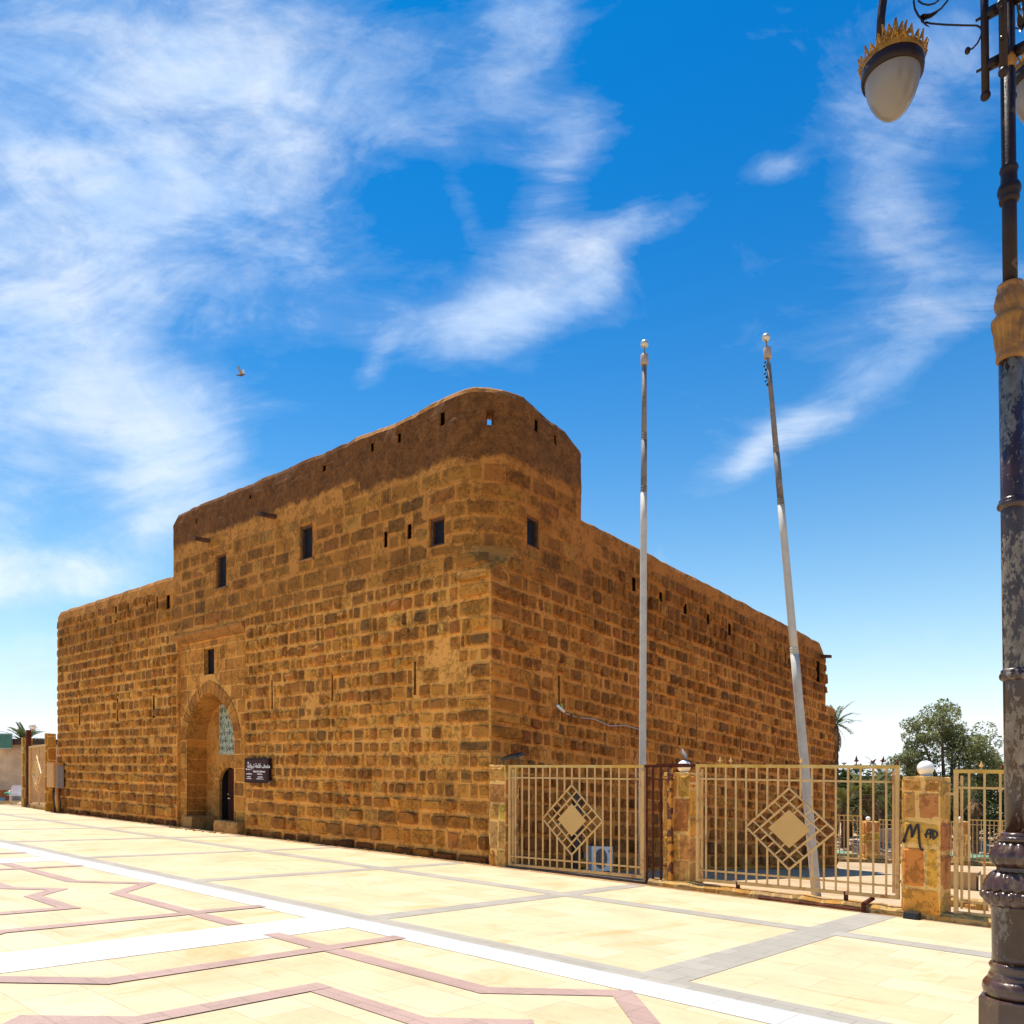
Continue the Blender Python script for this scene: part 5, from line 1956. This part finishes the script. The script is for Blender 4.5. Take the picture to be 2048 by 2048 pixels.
w = bpy.data.worlds.new('World'); scn.world = w; w.use_nodes = True
t = NT.__new__(NT); t.t = w.node_tree; t.t.nodes.clear()
out = t.n('ShaderNodeOutputWorld')
bg = t.n('ShaderNodeBackground'); bg.inputs['Strength'].default_value = .08
sky = t.n('ShaderNodeTexSky', sky_type='NISHITA', sun_disc=False)
sky.sun_elevation = math.asin(S.z); sky.sun_rotation = math.atan2(S.x, S.y)
sky.altitude = 700; sky.air_density = 1.2; sky.dust_density = .6; sky.ozone_density = 2.5
co = t.n('ShaderNodeTexCoord').outputs['Generated']
sep = t.n('ShaderNodeSeparateXYZ'); t.l(co, sep.inputs[0])
dx_, dy_, dz_ = sep.outputs
# clear sky: nishita, deepened with height
hs_ = t.n('ShaderNodeHueSaturation'); hs_.inputs['Saturation'].default_value = 1.45; hs_.inputs['Value'].default_value = 1.
t.l(sky.outputs[0], hs_.inputs['Color'])
el = t.math('MAXIMUM', dz_, 0.)
haze = t.math('ADD', t.math('MULTIPLY', t.math('POWER', t.math('SUBTRACT', 1., el), 5.6), 1.15), t.math('MULTIPLY', t.math('POWER', t.math('SUBTRACT', 1., el), 12.), .5), clamp=True)
deep = t.mix(1., hs_.outputs[0], (.04, 1.13, 1.24), 'MULTIPLY')
clear = t.mix(haze, deep, (8.6, 9.3, 9.6))
# clouds by direction on the dome
yy = t.math('MAXIMUM', dy_, .08)
gx = t.math('DIVIDE', dx_, yy); gz = t.math('DIVIDE', dz_, yy)
BL = [(120, 220, 430, 330, 0, .75), (110, 700, 270, 330, 0, 1.05), (400, 300, 240, 200, -35, .55), (600, 130, 300, 190, -30, .36), (330, 850, 150, 90, -35, .85),
      (340, 985, 110, 90, 40, .8), (40, 1150, 150, 50, -5, 1.5), (30, 1360, 190, 90, 0, .9), (1040, 100, 90, 180, -14, .60), (1120, 340, 75, 180, -24, .75), (1180, 540, 60, 90, 25, .5), (1270, 450, 120, 50, 25, .60),
      (985, 645, 170, 66, 14, .95), (1760, 380, 90, 150, 38, .75), (1880, 150, 150, 170, 20, .66), (1560, 335, 60, 30, 15, .6), (1820, 640, 240, 75, 18, .5), (1660, 810, 270, 42, 32, .66),
      (1500, 920, 60, 25, 50, .5), (920, 400, 30, 70, 20, .42), (750, 730, 25, 50, -30, .45), (1320, 1110, 22, 60, 15, .4), (860, 200, 150, 130, -25, .22)]
acc = None
for (u, v, ru, rv, an, wt) in BL:
    cx, cz = (u - 1024) / F, (1573 - v) / F
    ca, sa = math.cos(R(an)), math.sin(R(an))
    ax_ = t.math('SUBTRACT', gx, cx); az_ = t.math('SUBTRACT', gz, cz)
    p1 = t.math('ADD', t.math('MULTIPLY', ax_, ca * F / ru), t.math('MULTIPLY', az_, sa * F / ru))
    p2 = t.math('ADD', t.math('MULTIPLY', ax_, -sa * F / rv), t.math('MULTIPLY', az_, ca * F / rv))
    d2 = t.math('ADD', t.math('MULTIPLY', p1, p1), t.math('MULTIPLY', p2, p2))
    g_ = t.math('MULTIPLY', t.math('POWER', 2.718, t.math('MULTIPLY', d2, -.9)), wt)
    acc = g_ if acc is None else t.math('ADD', acc, g_)
cv = t.n('ShaderNodeCombineXYZ'); t.l(gx, cv.inputs[0]); t.l(gz, cv.inputs[1])
mp = t.n('ShaderNodeMapping'); mp.inputs['Rotation'].default_value = (0, 0, R(-32)); mp.inputs['Scale'].default_value = (1.0, 1.9, 1.)
t.l(cv.outputs[0], mp.inputs[0])
na = t.noise(mp.outputs[0], 3.0, 11, .62, .8); nb = t.noise(mp.outputs[0], 9., 10, .64, .5)
nn_ = t.math('ADD', t.math('MULTIPLY', na, 1.15), t.math('MULTIPLY', nb, .52))
sat = t.math('MULTIPLY', t.math('SUBTRACT', 1., t.math('POWER', 2.718, t.math('MULTIPLY', acc, -1.15))), 1.35)
den = t.math('ADD', sat, t.math('MULTIPLY', t.math('SUBTRACT', nn_, .87), 1.5))
inner = t.noise(mp.outputs[0], 4.5, 10, .64, .8)
fac = t.ramp(t.math('MULTIPLY', den, .5), [(.08, 0.), (.20, .09), (.34, .34), (.48, .66), (.64, .86), (.90, .96)])
cl_ = t.mix(fac, clear, t.mix(1., (10., 10., 10.), t.ramp(inner, [(.34, (.50, .67, .93)), (.5, (.68, .79, .93)), (.64, (.84, .89, .95))]), 'MULTIPLY'))
t.l(cl_, bg.inputs[0]); t.l(bg.outputs[0], out.inputs[0])

# ------------------------------------------------------------------ camera
cam = bpy.data.cameras.new('camera')
cam.sensor_width = 36; cam.lens = 36 * F / 2048; cam.shift_y = (1573 - 1024) / 2048
cam.clip_end = 5000; cam.clip_start = .05
co_ = bpy.data.objects.new('camera', cam); co_.location = (0, 0, EYE); co_.rotation_euler = (R(90), 0, 0)
col.objects.link(co_); scn.camera = co_
scn.view_settings.view_transform = 'Standard'; scn.view_settings.look = 'None'
scn.view_settings.gamma = 1; scn.view_settings.exposure = .6
scn.render.film_transparent = False
scn.cycles.max_bounces = 8; scn.cycles.diffuse_bounces = 5
